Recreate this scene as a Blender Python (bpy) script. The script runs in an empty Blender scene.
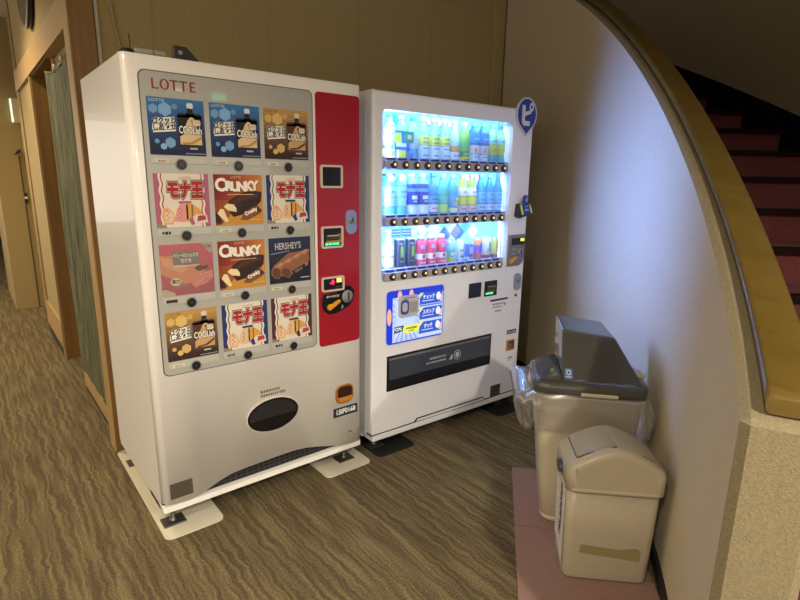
import bpy, bmesh, math, random
from mathutils import Vector, Matrix
random.seed(7)
SC = bpy.context.scene
COL = SC.collection
PI = math.pi
# ------------------------------------------------------------------ camera
cam_d = bpy.data.cameras.new('camera'); cam = bpy.data.objects.new('camera', cam_d); COL.objects.link(cam)
cam_d.sensor_width = 36.0; cam_d.lens = 36.0*531.76/800; cam_d.clip_start = 0.05; cam_d.clip_end = 60
_yaw, _pit, _rol = 0.6830, 0.2256, 0.0164
_f = Vector((math.sin(_yaw)*math.cos(_pit), math.cos(_yaw)*math.cos(_pit), -math.sin(_pit)))
_r = Vector((math.cos(_yaw), -math.sin(_yaw), 0)); _u = _r.cross(_f)
_r2 = _r*math.cos(_rol)+_u*math.sin(_rol); _u2 = -_r*math.sin(_rol)+_u*math.cos(_rol)
M = Matrix((_r2, _u2, -_f)).transposed().to_4x4(); M.translation = Vector((-0.4635, -2.048, 1.4359))
cam.matrix_world = M
SC.camera = cam
# ------------------------------------------------------------------ world, light, exposure
SC.view_settings.view_transform = 'Standard'; SC.view_settings.look = 'None'
SC.view_settings.gamma = 1.0; SC.view_settings.use_curve_mapping = False
SC.view_settings.exposure = 0.08
w = bpy.data.worlds.new('lobby_dusk'); SC.world = w; w.use_nodes = True
w.node_tree.nodes['Background'].inputs[0].default_value = (1.0, 0.90, 0.76, 1)
w.node_tree.nodes['Background'].inputs[1].default_value = 1.3
WARM = (1.0, 0.91, 0.75)
CEIL = 2.9
#   x, y, watts, cone in degrees
LAMPS = [(-2.0, 1.6, 9, 150), (-0.9, 2.5, 66, 140), (-1.1, -0.5, 15, 130), (-1.3, 4.6, 90, 140), (0.0, -3.6, 150, 165), (0.5, -5.4, 330, 160), (-1.7, -2.4, 95, 160),
         (2.74, -8.2, 120, 140), (3.28, -10.0, 120, 140), (3.74, -6.77, 120, 140), (-2.34, 14.0, 60, 140)]
BACKLIT = 0.95       # strength of the light box behind the drinks
LEDBAR = 5.0
# ------------------------------------------------------------------ materials
def s2l(c):
    return tuple((x/12.92 if x <= 0.04045 else ((x+0.055)/1.055)**2.4) for x in c)
def hexc(h):
    h = h.lstrip('#'); return s2l(tuple(int(h[i:i+2], 16)/255 for i in (0, 2, 4)))
_mc = {}
def pm(col, rough=0.5, metal=0.0, emit=0.0, coat=0.0, key=''):
    k = (col, rough, metal, emit, coat, key)
    if k in _mc: return _mc[k]
    m = bpy.data.materials.new('paint_'+col.strip('#')+key); m.use_nodes = True
    b = m.node_tree.nodes['Principled BSDF']; c = hexc(col)+(1,)
    b.inputs['Base Color'].default_value = c; b.inputs['Roughness'].default_value = rough
    b.inputs['Metallic'].default_value = metal; b.inputs['Coat Weight'].default_value = coat
    b.inputs['Coat Roughness'].default_value = 0.03
    if emit:
        b.inputs['Emission Color'].default_value = c; b.inputs['Emission Strength'].default_value = emit
    if key == 'matt': b.inputs['Specular IOR Level'].default_value = 0.0
    _mc[k] = m; return m
def noisy(name, c1, c2, scale=60, rough=0.8, bump=0.15, bscale=None, stretch=None):
    m = bpy.data.materials.new(name); m.use_nodes = True; nt = m.node_tree; N = nt.nodes; L = nt.links
    b = N['Principled BSDF']; b.inputs['Roughness'].default_value = rough
    tc = N.new('ShaderNodeTexCoord'); mp = N.new('ShaderNodeMapping'); L.new(tc.outputs['Object'], mp.inputs[0])
    if stretch: mp.inputs['Scale'].default_value = stretch
    n = N.new('ShaderNodeTexNoise'); n.inputs['Scale'].default_value = scale; n.inputs['Detail'].default_value = 5
    L.new(mp.outputs[0], n.inputs['Vector'])
    r = N.new('ShaderNodeValToRGB'); r.color_ramp.elements[0].position = 0.35; r.color_ramp.elements[1].position = 0.65
    r.color_ramp.elements[0].color = hexc(c1)+(1,); r.color_ramp.elements[1].color = hexc(c2)+(1,)
    L.new(n.outputs[0], r.inputs[0]); L.new(r.outputs[0], b.inputs['Base Color'])
    if bump:
        n2 = N.new('ShaderNodeTexNoise'); n2.inputs['Scale'].default_value = bscale or scale; n2.inputs['Detail'].default_value = 3
        L.new(mp.outputs[0], n2.inputs['Vector'])
        bp = N.new('ShaderNodeBump'); bp.inputs['Strength'].default_value = bump; bp.inputs['Distance'].default_value = 0.004
        L.new(n2.outputs[0], bp.inputs['Height']); L.new(bp.outputs[0], b.inputs['Normal'])
    return m
def carpet_mat():
    m = bpy.data.materials.new('streaked_carpet'); m.use_nodes = True; nt = m.node_tree; N = nt.nodes; L = nt.links
    b = N['Principled BSDF']; b.inputs['Roughness'].default_value = 0.95; b.inputs['Specular IOR Level'].default_value = 0.15
    tc = N.new('ShaderNodeTexCoord')
    # thin wavering streaks running along Y: a noise stretched along Y whose X is pushed about by a second noise
    wb = N.new('ShaderNodeTexNoise'); wb.inputs['Scale'].default_value = 13; wb.inputs['Detail'].default_value = 1.0; L.new(tc.outputs['Object'], wb.inputs['Vector'])
    sb = N.new('ShaderNodeVectorMath'); sb.operation = 'SUBTRACT'; sb.inputs[1].default_value = (0.5, 0.5, 0.5); L.new(wb.outputs['Color'], sb.inputs[0])
    sc_ = N.new('ShaderNodeVectorMath'); sc_.operation = 'MULTIPLY'; sc_.inputs[1].default_value = (0.036, 0.0, 0.0); L.new(sb.outputs[0], sc_.inputs[0])
    ad0 = N.new('ShaderNodeVectorMath'); ad0.operation = 'ADD'; L.new(tc.outputs['Object'], ad0.inputs[0]); L.new(sc_.outputs[0], ad0.inputs[1])
    mp = N.new('ShaderNodeMapping'); mp.inputs['Scale'].default_value = (1.0, 0.045, 1.0); L.new(ad0.outputs[0], mp.inputs[0])
    n1 = N.new('ShaderNodeTexNoise'); n1.inputs['Scale'].default_value = 58; n1.inputs['Detail'].default_value = 1.2
    L.new(mp.outputs[0], n1.inputs['Vector'])
    r = N.new('ShaderNodeValToRGB'); e = r.color_ramp.elements
    e[0].position = 0.40; e[1].position = 0.66
    e[0].color = hexc('#574a36')+(1,); e[1].color = hexc('#766849')+(1,)
    L.new(n1.outputs[0], r.inputs[0])
    n2 = N.new('ShaderNodeTexNoise'); n2.inputs['Scale'].default_value = 130; n2.inputs['Detail'].default_value = 4
    L.new(tc.outputs['Object'], n2.inputs['Vector'])
    m2 = N.new('ShaderNodeMix'); m2.data_type = 'RGBA'; m2.blend_type = 'MULTIPLY'; m2.inputs[0].default_value = 0.75
    r2 = N.new('ShaderNodeValToRGB'); r2.color_ramp.elements[0].position = 0.3; r2.color_ramp.elements[1].position = 0.62
    r2.color_ramp.elements[0].color = (0.45, 0.45, 0.45, 1); r2.color_ramp.elements[1].color = (1.15, 1.15, 1.15, 1)
    L.new(n2.outputs[0], r2.inputs[0]); L.new(r.outputs[0], m2.inputs[6]); L.new(r2.outputs[0], m2.inputs[7])
    L.new(m2.outputs[2], b.inputs['Base Color'])
    bp = N.new('ShaderNodeBump'); bp.inputs['Strength'].default_value = 0.5; bp.inputs['Distance'].default_value = 0.004
    ad = N.new('ShaderNodeMath'); ad.operation = 'ADD'; L.new(n1.outputs[0], ad.inputs[0]); L.new(n2.outputs[0], ad.inputs[1])
    L.new(ad.outputs[0], bp.inputs['Height']); L.new(bp.outputs[0], b.inputs['Normal'])
    return m
def wood_mat(name, c1, c2, rough=0.45, axis=2, coat=0.0):
    m = bpy.data.materials.new(name); m.use_nodes = True; nt = m.node_tree; N = nt.nodes; L = nt.links
    b = N['Principled BSDF']; b.inputs['Roughness'].default_value = rough; b.inputs['Coat Weight'].default_value = coat
    tc = N.new('ShaderNodeTexCoord'); mp = N.new('ShaderNodeMapping'); s = [22, 22, 22]; s[axis] = 1.2
    mp.inputs['Scale'].default_value = s; L.new(tc.outputs['Object'], mp.inputs[0])
    n = N.new('ShaderNodeTexNoise'); n.inputs['Scale'].default_value = 1.6; n.inputs['Detail'].default_value = 4; n.inputs['Distortion'].default_value = 0.6
    L.new(mp.outputs[0], n.inputs['Vector'])
    r = N.new('ShaderNodeValToRGB'); r.color_ramp.elements[0].position = 0.3; r.color_ramp.elements[1].position = 0.7
    r.color_ramp.elements[0].color = hexc(c1)+(1,); r.color_ramp.elements[1].color = hexc(c2)+(1,)
    L.new(n.outputs[0], r.inputs[0]); L.new(r.outputs[0], b.inputs['Base Color'])
    return m
def clear_mat(name, tint=(1, 1, 1), gloss=0.06, rough=0.02, blend=None):
    m = bpy.data.materials.new(name); m.use_nodes = True; nt = m.node_tree; N = nt.nodes; L = nt.links
    for n in list(N):
        if n.type != 'OUTPUT_MATERIAL': N.remove(n)
    out = N['Material Output']; t = N.new('ShaderNodeBsdfTransparent'); t.inputs[0].default_value = tint+(1,)
    g = N.new('ShaderNodeBsdfGlossy'); g.inputs['Roughness'].default_value = rough
    mx = N.new('ShaderNodeMixShader'); lw = N.new('ShaderNodeLayerWeight'); lw.inputs[0].default_value = 0.35
    mul = N.new('ShaderNodeMath'); mul.operation = 'MULTIPLY_ADD'; mul.inputs[1].default_value = 0.5; mul.inputs[2].default_value = gloss
    L.new(lw.outputs['Facing'], mul.inputs[0]); L.new(mul.outputs[0], mx.inputs[0])
    L.new(t.outputs[0], mx.inputs[1]); L.new(g.outputs[0], mx.inputs[2])
    last = mx
    if blend:
        d = N.new('ShaderNodeBsdfDiffuse'); d.inputs[0].default_value = hexc(blend[0])+(1,)
        m3 = N.new('ShaderNodeMixShader'); m3.inputs[0].default_value = blend[1]
        L.new(mx.outputs[0], m3.inputs[1]); L.new(d.outputs[0], m3.inputs[2]); last = m3
    L.new(last.outputs[0], out.inputs['Surface'])
    return m
def bottle_mat(col, alpha=0.45):
    k = ('bottle', col, alpha)
    if k in _mc: return _mc[k]
    m = bpy.data.materials.new('clear_bottle_'+col.strip('#')); m.use_nodes = True; nt = m.node_tree; N = nt.nodes; L = nt.links
    b = N['Principled BSDF']; b.inputs['Base Color'].default_value = hexc(col)+(1,); b.inputs['Roughness'].default_value = 0.12
    t = N.new('ShaderNodeBsdfTransparent'); t.inputs[0].default_value = hexc(col)+(1,)
    tl = N.new('ShaderNodeBsdfTranslucent'); tl.inputs[0].default_value = hexc(col)+(1,)
    a = N.new('ShaderNodeMixShader'); a.inputs[0].default_value = 0.45; L.new(b.outputs[0], a.inputs[1]); L.new(tl.outputs[0], a.inputs[2])
    mx = N.new('ShaderNodeMixShader'); mx.inputs[0].default_value = alpha
    L.new(a.outputs[0], mx.inputs[1]); L.new(t.outputs[0], mx.inputs[2]); L.new(mx.outputs[0], N['Material Output'].inputs['Surface'])
    _mc[k] = m; return m
# ------------------------------------------------------------------ mesh helpers
class MB:
    """collects geometry for ONE mesh object"""
    def __init__(s): s.bm = bmesh.new(); s.mats = []
    def mi(s, m):
        if m not in s.mats: s.mats.append(m)
        return s.mats.index(m)
    def face(s, pts, m, smooth=False):
        f = s.bm.faces.new([s.bm.verts.new(p) for p in pts]); f.material_index = s.mi(m); f.smooth = smooth; return f
    def box(s, x0, x1, y0, y1, z0, z1, m, bev=0.0, seg=2):
        g = bmesh.ops.create_cube(s.bm, size=1.0); vs = g['verts']
        for v in vs: v.co = Vector(((x0+x1)/2+v.co.x*(x1-x0), (y0+y1)/2+v.co.y*(y1-y0), (z0+z1)/2+v.co.z*(z1-z0)))
        fs = list({f for v in vs for f in v.link_faces}); i = s.mi(m)
        for f in fs: f.material_index = i
        if bev:
            es = list({e for v in vs for e in v.link_edges})
            r = bmesh.ops.bevel(s.bm, geom=es, offset=bev, segments=seg, profile=0.5, affect='EDGES')
            for f in r['faces']: f.material_index = i
        return s
    def prism(s, poly, y0, y1, m, bev=0.0, seg=2, side=None):
        """poly in (x, z), counter-clockwise seen from -y; front at y0, back at y1 (y0 < y1)"""
        i = s.mi(m); j = s.mi(side or m)
        a = [s.bm.verts.new((p[0], y0, p[1])) for p in poly]; b = [s.bm.verts.new((p[0], y1, p[1])) for p in poly]
        f = s.bm.faces.new(a); f.material_index = i; g = s.bm.faces.new(list(reversed(b))); g.material_index = j
        n = len(poly)
        for k in range(n):
            q = s.bm.faces.new((a[k], b[k], b[(k+1) % n], a[(k+1) % n])); q.material_index = j
        if bev:
            r = bmesh.ops.bevel(s.bm, geom=list(f.edges), offset=bev, segments=seg, profile=0.5, affect='EDGES')
            for q in r['faces']: q.material_index = i; q.smooth = True
        return s
    def prismz(s, poly, z0, z1, m):
        """poly in (x, y) counter-clockwise seen from above"""
        i = s.mi(m); a = [s.bm.verts.new((p[0], p[1], z1)) for p in poly]; b = [s.bm.verts.new((p[0], p[1], z0)) for p in poly]
        s.bm.faces.new(a).material_index = i; s.bm.faces.new(list(reversed(b))).material_index = i; n = len(poly)
        for k in range(n): s.bm.faces.new((b[k], b[(k+1) % n], a[(k+1) % n], a[k])).material_index = i
        return s
    def decal(s, poly, y, m):
        s.face([(p[0], y, p[1]) for p in poly], m); return s
    def ring(s, outer, inner, y0, y1, m):
        i = s.mi(m); n = len(outer); V = lambda P, y: [s.bm.verts.new((p[0], y, p[1])) for p in P]
        of, nf, ob, nb = V(outer, y0), V(inner, y0), V(outer, y1), V(inner, y1)
        for k in range(n):
            l = (k+1) % n
            for q in ((of[k], of[l], nf[l], nf[k]), (ob[k], nb[k], nb[l], ob[l]), (of[k], ob[k], ob[l], of[l]), (nf[k], nf[l], nb[l], nb[k])):
                s.bm.faces.new(q).material_index = i
        return s
    def lathe(s, prof, m, n=16, c=(0, 0, 0), axis='z', cap=True, mats=None):
        rings = []
        for r, h in prof:
            ring = []
            for k in range(n):
                a = 2*PI*k/n; p = (r*math.cos(a), r*math.sin(a), h)
                if axis == 'y': p = (p[0], -p[2], p[1])
                if axis == 'x': p = (p[2], p[0], p[1])
                ring.append(s.bm.verts.new((p[0]+c[0], p[1]+c[1], p[2]+c[2])))
            rings.append(ring)
        for t in range(len(prof)-1):
            i = s.mi(mats[t] if mats else m)
            for k in range(n):
                f = s.bm.faces.new((rings[t][k], rings[t][(k+1) % n], rings[t+1][(k+1) % n], rings[t+1][k])); f.material_index = i; f.smooth = True
        if cap:
            i = s.mi(mats[0] if mats else m); s.bm.faces.new(list(reversed(rings[0]))).material_index = i
            i = s.mi(mats[-1] if mats else m); s.bm.faces.new(rings[-1]).material_index = i
        return s
    def tube(s, pts, r, m, n=8, closed=False):
        pts = [Vector(p) for p in pts]; rings = []; i = s.mi(m); up = Vector((0, 0, 1))
        for k, p in enumerate(pts):
            t = (pts[min(k+1, len(pts)-1)]-pts[max(k-1, 0)]).normalized()
            a = t.cross(up)
            if a.length < 1e-3: a = t.cross(Vector((0, 1, 0)))
            a.normalize(); b = t.cross(a)
            rings.append([s.bm.verts.new(p+a*r*math.cos(2*PI*q/n)+b*r*math.sin(2*PI*q/n)) for q in range(n)])
        for k in range(len(pts)-1):
            for q in range(n):
                f = s.bm.faces.new((rings[k][q], rings[k][(q+1) % n], rings[k+1][(q+1) % n], rings[k+1][q])); f.material_index = i; f.smooth = True
        s.bm.faces.new(list(reversed(rings[0]))).material_index = i; s.bm.faces.new(rings[-1]).material_index = i
        return s
    def loft(s, loops, m, cap=True, smooth=True):
        i = s.mi(m); R = [[s.bm.verts.new(p) for p in l] for l in loops]; n = len(loops[0])
        for a, b in zip(R, R[1:]):
            for k in range(n):
                f = s.bm.faces.new((a[k], a[(k+1) % n], b[(k+1) % n], b[k])); f.material_index = i; f.smooth = smooth
        if cap:
            s.bm.faces.new(list(reversed(R[0]))).material_index = i; s.bm.faces.new(R[-1]).material_index = i
        return s
    def text(s, body, x, z, size, y, m, offset=0.0, sx=1.0, align='CENTER', rot=0.0, shear=0.0, mat4=None):
        for tri in text_tris(body, round(offset/size, 4), align, shear):
            pts = []
            for p in tri:
                px, pz = p[0]*size*sx, p[1]*size
                c, q = math.cos(rot), math.sin(rot)
                v = Vector((x+px*c-pz*q, y, z+px*q+pz*c))
                pts.append(mat4 @ v if mat4 else v)
            try: s.face(pts, m)
            except ValueError: pass
        return s
    def dashes(s, x, z, wd, h, y, m, seed=1):
        """a line of print too small to read: short strokes of uneven length"""
        rg = random.Random(seed+int(x*1000)); q = x-wd/2
        while q < x+wd/2-h*.3:
            l = min(h*(.35+.5*rg.random()), x+wd/2-q); zz = h*(.28+.2*rg.random())
            s.face([(q, y, z-zz), (q+l, y, z-zz), (q+l, y, z+zz), (q, y, z+zz)], m); q += l+h*.22
        return s
    def build(s, name, parent=None, **tags):
        bmesh.ops.recalc_face_normals(s.bm, faces=s.bm.faces) if tags.pop('recalc', True) else None
        me = bpy.data.meshes.new(name); s.bm.to_mesh(me); s.bm.free()
        for m in s.mats: me.materials.append(m)
        o = bpy.data.objects.new(name, me); COL.objects.link(o)
        if parent: o.parent = parent
        for k, v in tags.items():
            if v: o[k] = v
        return o
_tx = {}
def text_tris(body, off, align, shear):
    k = (body, off, align, shear)
    if k in _tx: return _tx[k]
    cu = bpy.data.curves.new('lettering', 'FONT'); cu.body = body; cu.align_x = align; cu.align_y = 'CENTER'; cu.size = 1.0
    cu.offset = off; cu.resolution_u = 3; cu.shear = shear
    o = bpy.data.objects.new('lettering', cu); COL.objects.link(o)
    dg = bpy.context.evaluated_depsgraph_get(); dg.update()
    me = o.evaluated_get(dg).to_mesh(); me.calc_loop_triangles()
    r = [[tuple(me.vertices[i].co) for i in t.vertices] for t in me.loop_triangles]
    o.evaluated_get(dg).to_mesh_clear(); bpy.data.objects.remove(o); bpy.data.curves.remove(cu)
    _tx[k] = r; return r
def rrect(x0, x1, z0, z1, r, k=5):
    P = []
    for cx, cz, a0 in ((x1-r, z0+r, -90), (x1-r, z1-r, 0), (x0+r, z1-r, 90), (x0+r, z0+r, 180)):
        for q in range(k+1):
            a = math.radians(a0+90*q/k); P.append((cx+r*math.cos(a), cz+r*math.sin(a)))
    return P
def ell(cx, cz, rx, rz, n=20, a0=0.0):
    return [(cx+rx*math.cos(2*PI*k/n+a0), cz+rz*math.sin(2*PI*k/n+a0)) for k in range(n)]
def rect(x0, x1, z0, z1): return [(x0, z0), (x1, z0), (x1, z1), (x0, z1)]
def empty(name, loc, rz=0.0, **tags):
    o = bpy.data.objects.new(name, None); COL.objects.link(o); o.location = loc; o.rotation_euler = (0, 0, rz); o.empty_display_size = 0.1
    for k, v in tags.items():
        if v: o[k] = v
    return o
def struct(mb, name): return mb.build(name, kind='structure')
# ------------------------------------------------------------------ common materials
CARPET = carpet_mat()
WALLB = noisy('beige_wall_cloth', '#a08e60', '#ad9a6a', 90, 0.9, 0.12)
WALLL = noisy('beige_wall_paper', '#937f54', '#9c885c', 110, 0.9, 0.10)
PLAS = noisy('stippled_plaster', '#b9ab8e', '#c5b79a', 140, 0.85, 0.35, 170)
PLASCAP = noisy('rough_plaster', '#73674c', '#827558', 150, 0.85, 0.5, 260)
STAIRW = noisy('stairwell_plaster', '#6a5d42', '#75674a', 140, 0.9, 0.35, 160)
WOODL = wood_mat('pale_oak', '#a08050', '#ae8e5e')
WOODD = wood_mat('brown_oak', '#7a5726', '#8c6630')
RAILW = wood_mat('golden_handrail_wood', '#55431a', '#604d20', 0.32, 1, 0.5)
REDC = noisy('dark_red_carpet', '#431516', '#521e1c', 120, 0.95, 0.3)
NOSE = pm('#1a100e', 0.8, key='matt'); DARKSKIRT = pm('#0c0a0d', 0.9, key='matt')
WHITE = pm('#ece7df', 0.32, coat=0.35); WHITE2 = pm('#e6e4e4', 0.34, coat=0.3)
BLACK = pm('#0b0b0d', 0.3, coat=0.3); DARK = pm('#1c1c1f', 0.4); GREY = pm('#7d7f86', 0.4); STEEL = pm('#a6a39c', 0.32, metal=0.9)
CEILM = pm('#cfc7b6', 0.9)
# ------------------------------------------------------------------ setting
CX, CY, RW = -0.780, 1.782, 3.7944          # axis and inner radius of the curved stair wall
def pol(r, th, z): a = math.radians(th); return (CX+r*math.cos(a), CY+r*math.sin(a), z)
def top_(th):                                  # slope of the wall top eases off towards its lower end
    t = max(-68, min(-12, th))+45; return ((-1.3643e-05*t+1.8754e-04)*t+0.044723)*t+1.71625
def hel(th): return 0.0389*th+3.544           # height of the sloping wall top
mb = MB(); mb.box(-6, 8, -12, 16, -0.10, 0.0, CARPET); struct(mb, 'floor')
# ceiling with the stairwell left open
P = [(-6, -12), (8, -12), (8, -4.2)]
P += [pol(RW+1.35, t, 0)[:2] for t in range(-60, -61, -1)]
P += [pol(RW+0.13, t, 0)[:2] for t in range(-60, -12, 4)] + [(2.95, 0.95), (2.95, 16), (-6, 16)]
mb = MB(); mb.prismz(P, CEIL, CEIL+0.1, CEILM); struct(mb, 'ceiling')
# wall behind the machines
mb = MB(); mb.box(0.10, 2.99, 0.90, 1.0, 0, CEIL, WALLB)
SEAM = pm('#a5925f', 0.8)
for sx in (0.355, 0.962, 1.569, 2.176): mb.box(sx-0.006, sx+0.006, 0.8975, 0.905, 0, CEIL, SEAM)
mb.box(2.176, 2.79, 0.8975, 0.905, 2.625, 2.632, SEAM)
struct(mb, 'wall_back')
mb = MB(); mb.box(2.79, 2.90, 0.875, 0.90, 0, CEIL, WALLB, 0.004); mb.box(2.895, 2.912, 0.868, 0.90, 0, CEIL, pm('#5d4f33', 0.8)); struct(mb, 'trim_1')
# left wall with the screened opening: runs away from the machines and faces the corridor
mb = MB()
mb.box(0.02, 0.16, 0.99, 2.70, 2.24, CEIL, WALLL)            # over the lintel
mb.box(0.02, 0.16, 2.70, 3.66, 0.0, CEIL, WALLL)
mb.box(0.09, 0.16, 3.66, 4.80, 0.0, CEIL, WALLL)
mb.box(-0.165, 0.16, 4.80, 6.0, 0.0, CEIL, WALLL, 0.004)      # shallow pier
mb.box(0.09, 0.16, 6.0, 11.4, 0.0, CEIL, WALLL)
struct(mb, 'wall_left')
mb = MB(); mb.box(-1.3, 0.2, 11.4, 11.5, 0, CEIL, WALLL); struct(mb, 'wall_far')
mb = MB(); mb.box(-1.3, 0.09, 11.385, 11.4, 0, 0.14, DARK); struct(mb, 'baseboard_far')
mb = MB(); mb.box(0.006, 0.020, 2.70, 3.66, 0.0, 0.085, DARK); mb.box(0.004, 0.02, 2.70, 3.66, 0.085, 0.30, WOODL); struct(mb, 'baseboard_left')
mb = MB(); mb.box(0.0, 0.102, 0.87, 0.99, 0.0, CEIL, WOODD, 0.002)
mb.box(-0.006, 0.0, 0.868, 0.99, 0.0, CEIL, WOODL); struct(mb, 'trim_2')               # post beside the opening
mb = MB(); mb.box(0.0, 0.14, 0.99, 3.70, 2.09, 2.24, WOODL, 0.004); struct(mb, 'trim_3')  # lintel
mb = MB(); mb.box(0.018, 0.34, 2.684, 2.70, 0.0, 2.09, WOODD); mb.box(0.004, 0.02, 2.684, 2.72, 0.0, 2.09, WOODL)
mb.box(0.02, 0.5, 1.9, 2.70, 2.085, 2.10, WOODD); struct(mb, 'trim_4')
mb = MB(); mb.box(0.01, 0.05, 3.60, 3.66, 0.0, CEIL, WOODD, 0.003); struct(mb, 'trim_5')
mb = MB(); mb.box(0.108, 0.122, 0.885, 0.90, 0, CEIL, pm('#c9c3b4', 0.6)); struct(mb, 'trim_6')
# room behind the opening
mb = MB(); mb.box(0.9, 1.0, 1.0, 3.6, 0, CEIL, pm('#3a3226', 0.9)); struct(mb, 'wall_inner')
# curved stair wall
prof = [(0.0, 0, 0), (0.0, 0, 1), (0.018, 0.010, 1), (0.132, 0.010, 1), (0.15, 0.0, 1), (0.15, 0, 0)]
secs = []
N = 60
for k in range(N+1):
    th = -13.0-(67.0-13.0)*k/N
    secs.append([pol(RW+p[0], th, (top_(th)+p[1]) if p[2] else 0.0) for p in prof])
th = -67.28
secs.append([pol(RW+(0.018 if p[0] < 0.02 else 0.132), th, (top_(-67)+min(p[1], 0.004)-0.004) if p[2] else 0.0) for p in prof])
mb = MB(); i0 = mb.mi(PLAS); i1 = mb.mi(PLASCAP)
V = [[mb.bm.verts.new(p) for p in s] for s in secs]
for a, b in zip(V, V[1:]):
    for k in range(6):
        f = mb.bm.faces.new((a[k], a[(k+1) % 6], b[(k+1) % 6], b[k])); f.material_index = 0 if (k in (0, 4) and b is not V[-1]) else 1
        f.smooth = False
mb.bm.faces.new(V[0]).material_index = 0; mb.bm.faces.new(list(reversed(V[-1]))).material_index = 1
struct(mb, 'wall_stair')
mb = MB()
mb.loft([[pol(RW-d, t, z) for d, z in ((0.0, 0), (0.012, 0), (0.012, 0.06), (0.0, 0.06))] for t in [-13-0.9*k for k in range(61)]], pm('#15110f', 0.5), smooth=False)
struct(mb, 'baseboard_stair')
# outer stairwell wall
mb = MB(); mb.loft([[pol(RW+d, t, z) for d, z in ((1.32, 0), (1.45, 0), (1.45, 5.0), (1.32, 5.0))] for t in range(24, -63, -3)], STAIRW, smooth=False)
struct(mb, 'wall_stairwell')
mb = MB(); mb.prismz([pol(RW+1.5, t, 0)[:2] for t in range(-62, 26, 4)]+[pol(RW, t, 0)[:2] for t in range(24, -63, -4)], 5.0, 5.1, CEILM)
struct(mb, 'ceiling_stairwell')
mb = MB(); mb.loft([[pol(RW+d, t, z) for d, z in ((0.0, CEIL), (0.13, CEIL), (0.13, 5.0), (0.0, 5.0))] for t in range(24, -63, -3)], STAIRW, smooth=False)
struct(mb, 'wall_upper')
# staircase
stair = empty('staircase', pol(RW+0.7, -76, 0), label='winding staircase in dark red carpet rising behind the curved wall', category='staircase')
iv = Matrix.Translation(-Vector(stair.location))
def sbuild(mb, name, par, **t):
    bmesh.ops.transform(mb.bm, matrix=iv, verts=mb.bm.verts); return mb.build(name, par, **t)
for k in range(1, 19):
    z = 0.1467*k; t0 = (z-2.975)/0.0389; t1 = t0+3.771
    mb = MB(); arc = [t0+(t1+0.35-t0)*q/3 for q in range(4)]
    mb.prismz([pol(RW+1.27, t, 0)[:2] for t in arc]+[pol(RW+0.16, t, 0)[:2] for t in reversed(arc)], max(0.0, z-0.16), z, REDC)
    st = sbuild(mb, 'step', stair)
    mb = MB(); arc = [t0-0.3, t0+0.12]
    mb.prismz([pol(RW+1.27, t, 0)[:2] for t in arc]+[pol(RW+0.16, t, 0)[:2] for t in reversed(arc)], z-0.022, z+0.004, NOSE)
    mb.prismz([pol(RW+1.27, t, 0)[:2] for t in (t0+0.12, t0+0.4)]+[pol(RW+0.16, t, 0)[:2] for t in (t0+0.4, t0+0.12)], z-0.028, z+0.004, pm('#2a1a16', 0.9, key='matt'))
    o = sbuild(mb, 'nosing', st)
mb = MB(); mb.loft([[pol(RW+d, t, z) for d, z in ((1.275, 0), (1.319, 0), (1.319, hel(t)-0.46), (1.275, hel(t)-0.58))] for t in range(-8, -76, -3)], DARKSKIRT, smooth=False)
sbuild(mb, 'stringer', stair, label='black stringer along the outer wall')
# handrail
def railsec(t):
    h = top_(t); c = (RW+0.090, h+0.034); P = []
    for p in rrect(-0.050, 0.050, -0.017, 0.017, 0.013, 3): P.append(pol(c[0]+p[0], t, c[1]+p[1]))
    return P
mb = MB(); mb.loft([railsec(-13-(66.8-13)*k/70) for k in range(71)], RAILW)
rail = mb.build('handrail', label='golden brown wooden handrail capping the curved stair wall', category='handrail')
for k, t in enumerate((-64, -55, -46, -37, -28)):
    mb = MB(); mb.lathe([(0.012, 0), (0.012, 0.012)], STEEL, 10, pol(RW+0.09, t, top_(t)+0.008)); mb.build('rail_support', rail)
# ceiling downlights
for x, y, wt, cone in LAMPS:
    d = empty('ceiling_downlight', (x, y, CEIL), label='round warm downlight recessed in the lobby ceiling', category='ceiling light', group='lobby ceiling downlights')
    mb = MB(); mb.lathe([(0.085, 0.0), (0.085, -0.012), (0.065, -0.012), (0.062, 0.0)], pm('#e8e4da', 0.4), 24, cap=False); mb.build('trim_ring', d)
    mb = MB(); mb.lathe([(0.062, -0.004), (0.0615, -0.003)], pm('#ffe2b0', 0.5, emit=70.0), 24); mb.build('lamp_disc', d)
    ld = bpy.data.lights.new('downlight_beam', 'SPOT'); ld.energy = wt*PI; ld.color = (1.0, 0.83, 0.57) if y > -1 else WARM; ld.spot_size = math.radians(cone); ld.spot_blend = 0.6; ld.shadow_soft_size = 0.06
    lo = bpy.data.objects.new('downlight_beam', ld); COL.objects.link(lo); lo.parent = d; lo.location = (0, 0, -0.02)
# ------------------------------------------------------------------ ice cream machine
W1, D1, ZB1, H = 0.964, 0.749, 0.103, 1.83
m1 = empty('ice_cream_vending_machine', (0, 0, 0), label='white ice cream vending machine with twelve product pictures and a red panel', category='vending machine')
def rot_prof(x0, x1, y0, y1, r, k=5):       # plan outline with rounded front corners
    P = [(x1, y1), (x0, y1)]
    for cx, a0 in ((x0+r, 180), (x1-r, 270)):
        for q in range(k+1):
            a = math.radians(a0+90*q/k); P.append((cx+r*math.cos(a), y0+r+r*math.sin(a)))
    return P
mb = MB(); mb.prismz([(0.0, 0.045), (W1, 0.045), (W1, D1), (0, D1)], 0.125, H-0.002, WHITE); mb.build('cabinet', m1)
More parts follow.
